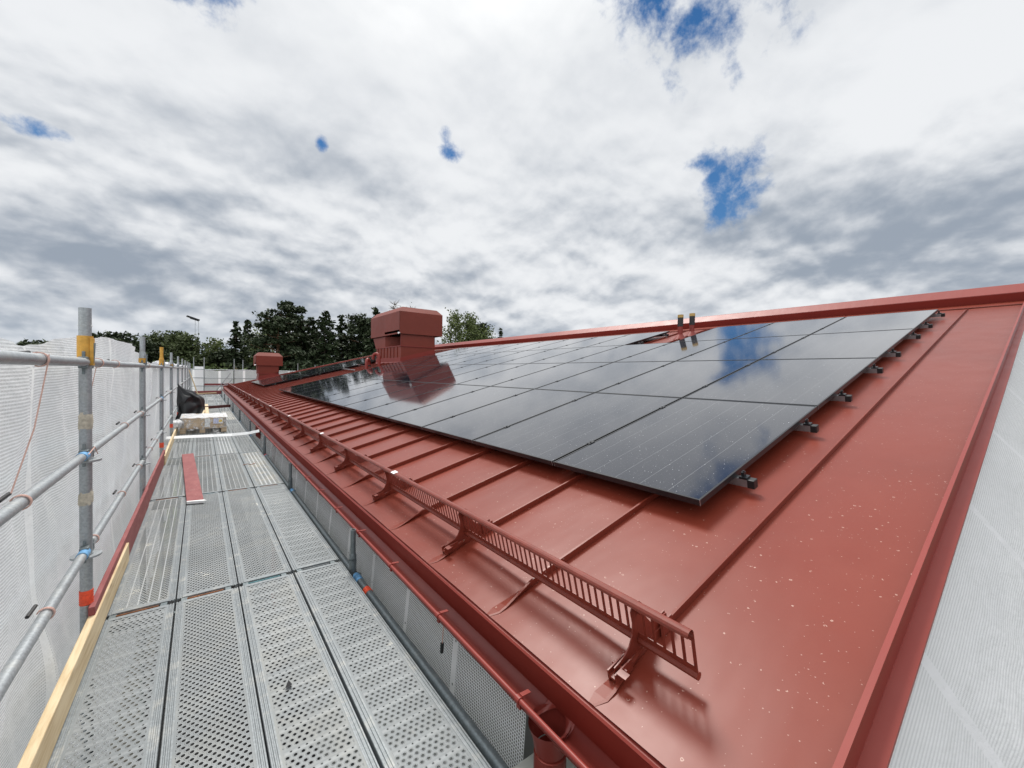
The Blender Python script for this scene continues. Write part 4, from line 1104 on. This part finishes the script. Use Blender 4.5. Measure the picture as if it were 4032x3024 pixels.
# timber beams behind the pallet
board('timber_beam', (.15, 14.6, .055), (.17, 19.2, .055), .09, .10, M_WOOD, 'thick pale timber beam lying along the deck behind the pallet', 'timber')
board('timber_offcut', (.03, 14.6, .045), (.10, 16.6, .045), .05, .08, M_WOOD, 'shorter timber beside the thick beam behind the pallet', 'timber')
board('cross_board', (-.40, 17.4, .07), (.86, 18.0, .10), .03, .10, M_DARKTOE, 'dark board lying across the deck beyond the timber beam', 'board')
board('toe_board', (-.44, 28.35, .10), (.96, 28.45, .12), .03, .20, M_REDB, 'dark red toe board closing the far end of the deck', 'toe board')
board('timber_offcut', (-.35, 28.1, .06), (.7, 28.28, .10), .05, .05, M_WOOD, 'pale lath lying against the end toe board', 'timber')
b = MB(); b.tube([(-.44, 24.5, 1.36), (-.05, 24.2, .02)], .022, 8); tag(b.build('wooden_pole', M_WOOD), 'slanting pale wooden pole at the far end of the walkway', 'pole')
# black tarpaulin
M_TARP = simple('black_tarpaulin', (.005, .006, .007), .42, 0, .3, 6)
b = MB(); APX = Vector((-.452, 13.02, 1.04))
BS = [(-.47, 12.75, .03), (-.40, 12.80, .03), (-.24, 13.0, .04), (-.06, 13.4, .06), (.02, 13.9, .14), (.01, 14.4, .22), (-.10, 14.9, .10), (-.30, 15.3, .04), (-.47, 15.4, .03)]
def fn(s, t):
    q = s*(len(BS)-1); i = min(int(q), len(BS)-2); bp = Vector(BS[i]).lerp(Vector(BS[i+1]), q-i)
    p = APX.lerp(bp, t); out_ = math.sin(math.pi*s)
    p += Vector((.17*math.sin(math.pi*min(1, t**1.6*1.02))*out_, 0, .20*out_*math.sin(math.pi*t**1.8)))
    k = min(1, t*2)*(1 if t < .97 else .4)
    p += Vector((noise.noise(Vector((s*9, t*4, 1))), noise.noise(Vector((s*8, t*4, 5))), .8*noise.noise(Vector((s*10, t*5, 9)))))*.085*k
    p.z = max(.012, p.z); return p
b.grid(fn, 70, 40)
tag(b.build('tarpaulin', M_TARP, smooth=True), 'crumpled black tarpaulin hanging from the middle guardrail beyond the pallet', 'tarpaulin')

# ------------------------------------------------------------------ far scaffold at the end gable
FX = [(-.34, 2.12, 31.2), (.16, 2.12, 30.5), (1.64, 2.07, 30.5), (2.14, 2.05, 31.2), (5.17, 1.91, 30.5), (6.37, 1.86, 31.2)]
for k, (x, zt, y) in enumerate(FX):
    t = thing('scaffold_standard', (x, y, 0), 'thin scaffold upright at the far gable, %s from the left' % ORD[k], 'scaffold upright', 'uprights at the far gable')
    b = MB(); b.tube([(x, y, -6.6), (x, y, zt-.35)], .026, 10, False); b.build('tube', M_TUBE, t, smooth=True)
    b = MB(); b.tube([(x, y, zt-.36), (x, y, zt)], .021, 10); b.build('spigot', M_TUBE, t, smooth=True)
    b = MB(); [rosette(b, x, y, z) for z in (-.1, .4, .9, 1.38)]; b.build('rosette', M_TUBE2, t)
for k, z in enumerate((1.38, .875, .39)):
    for j, (xa, xb) in enumerate(((-.5, .16), (.16, 1.64), (1.64, 5.17), (5.17, 9.0))):
        b = MB(); b.tube([(xa, 30.47, z+(.02 if j == 0 else 0)), (xb, 30.47, z+(.02 if j == 0 else 0))], .024, 8)
        tag(b.build('guardrail', M_TUBE, smooth=True), 'guardrail tube at the far gable, %s level, %s section from the left' % (('top', 'middle', 'lowest')[k], ORD[j]), 'guardrail', 'guardrails at the far gable')
b = MB(); b.bar((.17, 30.44, .50), (9, 30.44, .50), .03, .12); tag(b.build('toe_board', M_REDB), 'red board along the far gable scaffold', 'toe board')
for k, (xa, za, xb, zb) in enumerate(((.60, -.1, 1.45, 1.2), (.95, .05, 1.60, .9), (1.0, .6, 1.64, .25))):
    b = MB(); b.tube([(xa, 30.40, za), (xb, 30.40, zb)], .022, 8); tag(b.build('diagonal_brace', M_TUBE, smooth=True), 'diagonal brace on the far gable scaffold, %s from the left' % ORD[k], 'brace', 'far gable braces')
def farnet(x0, x1, y, zt, label, mat, sag=0.0):
    b = MB()
    def fn(s, t):
        x = x0+(x1-x0)*s; top = zt-sag*math.sin(math.pi*s)+.03*noise.noise(Vector((x*3, 0, 5)))
        return (x, y+.05*noise.noise(Vector((x*4, t*3, 2))), -1.5+(top+1.5)*t)
    b.grid(fn, 60, 14, lambda s, t: (x0+(x1-x0)*s, 3*t)); tag(b.build('debris_net', mat, smooth=True), label, 'netting', 'nets at the far gable')
farnet(-.62, -.28, 30.9, 1.40, 'narrow strip of net at the corner of the far scaffold', M_NETF)
farnet(-.30, .13, 30.58, 1.56, 'bright white sheet between the two left uprights of the far scaffold', M_SHEET)
farnet(.18, 1.60, 30.62, 1.38, 'grey white net of the far gable scaffold, first bay', M_NETF, .05)
farnet(1.66, 9.2, 30.62, 1.42, 'grey white net of the far gable scaffold behind the small hood', M_NETF, .03)

# ------------------------------------------------------------------ floodlight mast
mx, my = -.59, 96.0
ms = thing('floodlight_mast', (mx, my, -6.6), 'tall lattice floodlight mast with tilted lamp head above the trees', 'floodlight mast')
b = MB()
for dx_ in (-.26, .26):
    b.tube([(mx+dx_*1.1, my, -6.6), (mx+dx_*.95, my, 10.4)], .035, 6)
for k in range(24):
    z = -6+k*.68; b.tube([(mx-.26, my, z), (mx+.26, my, z+.68)] if k % 2 else [(mx+.26, my, z), (mx-.26, my, z+.68)], .008, 4)
b.build('lattice', M_TUBE, ms)
b = MB(); b.bar((mx+.35, my, 10.45), (mx-1.45, my-.6, 11.0), .5, .26); b.bar((mx+.2, my, 10.30), (mx-1.0, my-.4, 10.65), .08, .10)
b.build('lamp_head', M_BLKMET, ms)

# ------------------------------------------------------------------ trees
def leaf_mat(name, a, b_):
    m, nt, bs, o = new_mat(name); co = geoco(nt)
    n = noise_(nt, co, .9, 4, .7); c = mixc(nt, n.step(.3, .7), a, b_)
    nt.links.new(c, bs.inputs['Base Color']); bs.inputs['Roughness'].default_value = .7; bs.inputs['Specular IOR Level'].default_value = .2
    return m
L_SPR = leaf_mat('spruce_needles', (.023, .036, .017), (.048, .068, .030))
L_PINE = leaf_mat('pine_needles', (.024, .037, .018), (.055, .072, .034))
L_BIR = leaf_mat('birch_leaves', (.080, .108, .034), (.150, .178, .070))
L_MIX = leaf_mat('mixed_leaves', (.045, .064, .024), (.088, .110, .042))
L_BUSH = leaf_mat('bush_leaves', (.040, .064, .018), (.080, .108, .034))
M_BARK = simple('bark', (.10, .075, .055), .9, 0, .3, 3); M_BARKP = simple('pine_bark', (.20, .11, .065), .9, 0, .3, 3); M_BARKB = simple('birch_bark', (.45, .43, .40), .8, 0, .3, 5)
def leaf(b, p, s, rg, flat=.5):
    n = Vector((rg.gauss(0, 1), rg.gauss(0, 1), rg.gauss(0, 1)+flat)).normalized()
    a = n.orthogonal().normalized(); a = Matrix.Rotation(rg.random()*6.28, 3, n) @ a; c = n.cross(a)
    s1, s2 = s*(.6+.8*rg.random()), s*(.35+.5*rg.random())
    b.raw([p-a*s1-c*s2*.3, p+c*s2, p+a*s1+c*s2*.2, p-c*s2], [(0, 1, 2, 3)])
class RG(random.Random):
    def gauss(s, m, d): return max(-1.45, min(1.45, random.Random.gauss(s, 0, 1)))*d+m
def tree(kind, az, dist, el_top, rad, seed, label, cat='tree', base=-6.6, dens=1.0, lm=None):
    if kind in ('pine', 'spruce') and 6 < az < 20: rad *= 1.22; dens *= 1.1
    rg = RG(seed); a = R_(az); x, y = math.sin(a)*dist, math.cos(a)*dist
    ztop = CAM_H+math.tan(R_(el_top))*dist; H = ztop-base
    nm = {'spruce': 'spruce_tree', 'pine': 'pine_tree', 'birch': 'birch_tree', 'leafy': 'leafy_tree', 'bare': 'sparse_tree', 'bush': 'bush'}[kind]
    t = thing(nm, (x, y, base), label, cat, 'trees beyond the scaffold' if kind != 'bush' else 'bushes beyond the scaffold'); tb, lb = MB(), MB(); o = Vector((x, y, base)); k = dist/80.0
    lean = Vector((rg.uniform(-.02, .02), rg.uniform(-.02, .02), 1))
    if kind == 'spruce':
        tb.tube([o, o+lean*H*.97], 0, 7, True, radii=[.26, .03])
        z = H*.10
        while z < H*.995:
            f = 1-z/H; R = rad*(f**.75)*(.75+.5*rg.random())+.12
            nb = 5+int(7*f)
            for j in range(nb):
                th = rg.random()*6.283; L = R*(.6+.5*rg.random()); dr = -.18-.25*f; c = Vector((math.cos(th), math.sin(th), 0))
                e = o+lean*z+c*L+Vector((0, 0, dr*L+.25*L*(1 if f < .15 else 0)))
                tb.tube([o+lean*z, e], 0, 3, False, radii=[.035, .01])
                m_ = max(3, int(L*9.0*dens/max(.7, k)))
                for q in range(m_):
                    g = .25+.8*(q+rg.random())/m_
                    p = (o+lean*z).lerp(e, g)+Vector((rg.gauss(0, .16), rg.gauss(0, .16), -abs(rg.gauss(0, .20))))
                    leaf(lb, p, .24*k+.10, rg, 1.5)
            z += (.34+.14*rg.random())*max(.8, k)
        lm_ = L_SPR
    elif kind == 'pine':
        tb.tube([o, o+lean*H*.5+Vector((.2, .1, 0)), o+lean*H*.93], 0, 8, True, radii=[.34, .24, .07])
        n = int(40*dens)
        for j in range(n):
            g = (j+.5)/n; z = H*(.22+.76*g**.85); f = (z/H); prof = math.sin(math.pi*min(1, max(0, (f-.12)/.95))**.9)*(.55+.75*abs(math.sin(j*1.7+seed)))
            th = j*2.4+rg.uniform(-.5, .5); L = rad*(.35+.65*rg.random())*max(.18, prof); c = Vector((math.cos(th), math.sin(th), 0))
            p0 = o+lean*(z-.08*L); e = o+lean*z+c*L+Vector((0, 0, .28*L*rg.uniform(-.3, 1)))
            tb.tube([p0, p0.lerp(e, .5)+Vector((0, 0, -.1)), e], 0, 4, False, radii=[.10, .06, .02])
            for cl in range(4):
                cc = p0.lerp(e, .45+.6*rg.random())+Vector((rg.gauss(0, .5), rg.gauss(0, .5), rg.uniform(0, .5)))
                sr_ = .55+.6*rg.random()
                for q in range(int(52*dens)):
                    d = Vector((rg.gauss(0, 1), rg.gauss(0, 1), rg.gauss(0, .30)))*sr_*.60
                    leaf(lb, cc+d, .19*k+.06, rg, 1.2)
        lm_ = L_PINE
    elif kind in ('birch', 'bare', 'leafy'):
        tb.tube([o, o+lean*H*.5, o+lean*H*.9], 0, 7, True, radii=[.22, .13, .03])
        n = int((34 if kind != 'leafy' else 40)*dens)
        for j in range(n):
            g = (j+.5)/n; z = H*(.15+.82*g); prof = (math.sin(math.pi*min(1, max(.02, (g*.93+.10)))))**.6
            th = j*2.4+rg.uniform(-.6, .6); L = rad*(.45+.6*rg.random())*max(.22, prof); c = Vector((math.cos(th), math.sin(th), 0))
            p0 = o+lean*(z-.35*L); e = o+lean*z+c*L+Vector((0, 0, .1*L))
            tb.tube([p0, p0.lerp(e, .55)+Vector((0, 0, .12*L)), e], 0, 4, False, radii=[.06, .035, .012])
            ncl = 5 if kind != 'bare' else 3
            for cl in range(ncl):
                cc = p0.lerp(e, .35+.75*rg.random())+Vector((rg.gauss(0, .35), rg.gauss(0, .35), rg.gauss(0, .3)))
                sr_ = .5+.55*rg.random()
                for q in range(int((30 if kind == 'birch' else (42 if kind == 'leafy' else 1))*dens)):
                    d = Vector((rg.gauss(0, 1)*.7, rg.gauss(0, 1)*.7, rg.gauss(0, .8)-(abs(rg.gauss(0, .8)) if kind == 'birch' else 0)))*sr_
                    leaf(lb, cc+d, (.17 if kind != 'bare' else .09)*k+.05, rg, .3)
                if kind == 'bare':
                    for q in range(7):
                        tb.tube([e, e+Vector((rg.gauss(0, .5), rg.gauss(0, .5), rg.uniform(-.2, .7)))], 0, 3, False, radii=[.03, .015])
        lm_ = L_BIR if kind != 'leafy' else L_MIX
    else:
        tb.tube([o, o+Vector((0, 0, H*.6))], 0, 5, True, radii=[.1, .04])
        for j in range(int(36*dens)):
            th = rg.random()*6.283; g = rg.random()**.5; cc = o+Vector((math.cos(th)*rad*g, math.sin(th)*rad*g, H*(.25+.72*rg.random()*(1-.35*g))))
            for q in range(26):
                d = Vector((rg.gauss(0, 1), rg.gauss(0, 1), rg.gauss(0, .7)))*.6
                leaf(lb, cc+d, .24*k+.08, rg, .4)
        lm_ = L_BUSH
    tb.build('trunk', {'pine': M_BARKP, 'birch': M_BARKB}.get(kind, M_BARK), t, smooth=True)
    lb.build('crown', lm or lm_, t)
T = [
 ('pine', -12.15, 62, 1.95, 3.0, 'dark tree top peeping over the near netting at the far left'),
 ('pine', -6.9, 66, 3.1, 3.2, 'small dark pine top just above the net hump'),
 ('pine', -4.9, 70, 2.7, 3.0, 'dark pine left of the second upright'),
 ('leafy', -3.6, 80, 3.3, 4.0, 'greenish leafy tree right of the second upright'),
 ('leafy', -2.2, 84, 3.75, 3.6, 'tall leafy tree behind the row of uprights'),
 ('leafy', -1.2, 76, 3.35, 3.2, 'lighter leafy tree left of the floodlight mast'),
 ('birch', 1.15, 82, 3.2, 3.4, 'pale green birch right of the floodlight mast'),
 ('pine', 2.25, 78, 1.9, 2.6, 'low dark pine between birch and tall spruces'),
 ('spruce', 3.15, 72, 5.55, 2.9, 'left of the two tall slender spruces'),
 ('spruce', 4.2, 76, 6.1, 2.7, 'right of the two tall slender spruces'),
 ('birch', 5.75, 74, 4.6, 2.6, 'light green tree between the spruces and the big pine'),
 ('pine', 7.2, 60, 6.5, 4.0, 'broad dark pine with spreading left limb'),
 ('pine', 8.5, 66, 8.2, 3.2, 'tallest pine with a rounded open crown'),
 ('spruce', 9.9, 62, 6.6, 4.2, 'dense dark conifer right of the tallest pine'),
 ('spruce', 11.3, 66, 6.9, 3.6, 'dense spruce in the middle of the dark grove'),
 ('spruce', 12.5, 60, 7.7, 4.2, 'tall dark conifer in the middle of the grove'),
 ('spruce', 14.6, 66, 7.35, 2.5, 'pointed spruce standing right of the grove gap'),
 ('spruce', 15.8, 70, 6.8, 3.0, 'spruce behind the pointed one, left of the hood'),
 ('pine', 17.1, 64, 7.1, 2.8, 'dark pine close left of the large hood'),
 ('spruce', 18.7, 60, 8.8, 3.4, 'tall conifer directly left behind the large hood'),
 ('bare', 21.4, 60, 9.6, 2.0, 'nearly bare tree top above the large hood, left one'),
 ('bare', 23.8, 62, 9.1, 1.8, 'nearly bare tree top above the large hood, right one'),
 ('birch', 29.3, 62, 8.8, 2.6, 'tall light green birch just right of the large hood'),
 ('birch', 31.3, 64, 8.7, 2.9, 'second light green birch right of the large hood'),
 ('pine', 32.5, 74, 6.9, 2.2, 'dark tree behind the light green birches'),
 ('birch', 33.6, 62, 6.6, 2.5, 'lower birch descending to the roof ridge'),
 ('spruce', 35.35, 90, 6.7, 1.7, 'small lone spruce above the roof ridge'),
]
for i, (kd, az, ds, el, rd, lab) in enumerate(T):
    tree(kd, az, ds, el, rd, 11+i, lab)
BU = [(-9.5, 60, .6), (-6.2, 58, .9), (-5.5, 58, 1.6), (-4.2, 56, 1.5), (-2.8, 64, 1.4), (-1.6, 58, 1.3), (-.3, 66, 1.2), (.8, 60, 1.2), (2.0, 56, 1.5), (3.3, 62, 1.3), (4.8, 58, 1.6), (6.1, 64, 2.2), (7.6, 56, 2.0), (9.2, 58, 2.5), (10.6, 56, 2.2), (12.2, 57, 2.6), (13.6, 60, 2.6), (15.2, 58, 2.8), (16.8, 56, 3.2), (18.2, 60, 3.5)]
for i, (az, ds, el) in enumerate(BU):
    tree('bush', az, ds, el, 3.6, 101+i, '%s green bush from the left in the row beyond the netting' % (ORD[i] if i < 16 else ('seventeenth', 'eighteenth', 'nineteenth', 'twentieth')[i-16]), 'bush', dens=1.3, lm=(L_BUSH if i < 9 else L_MIX if i < 12 else L_SPR))
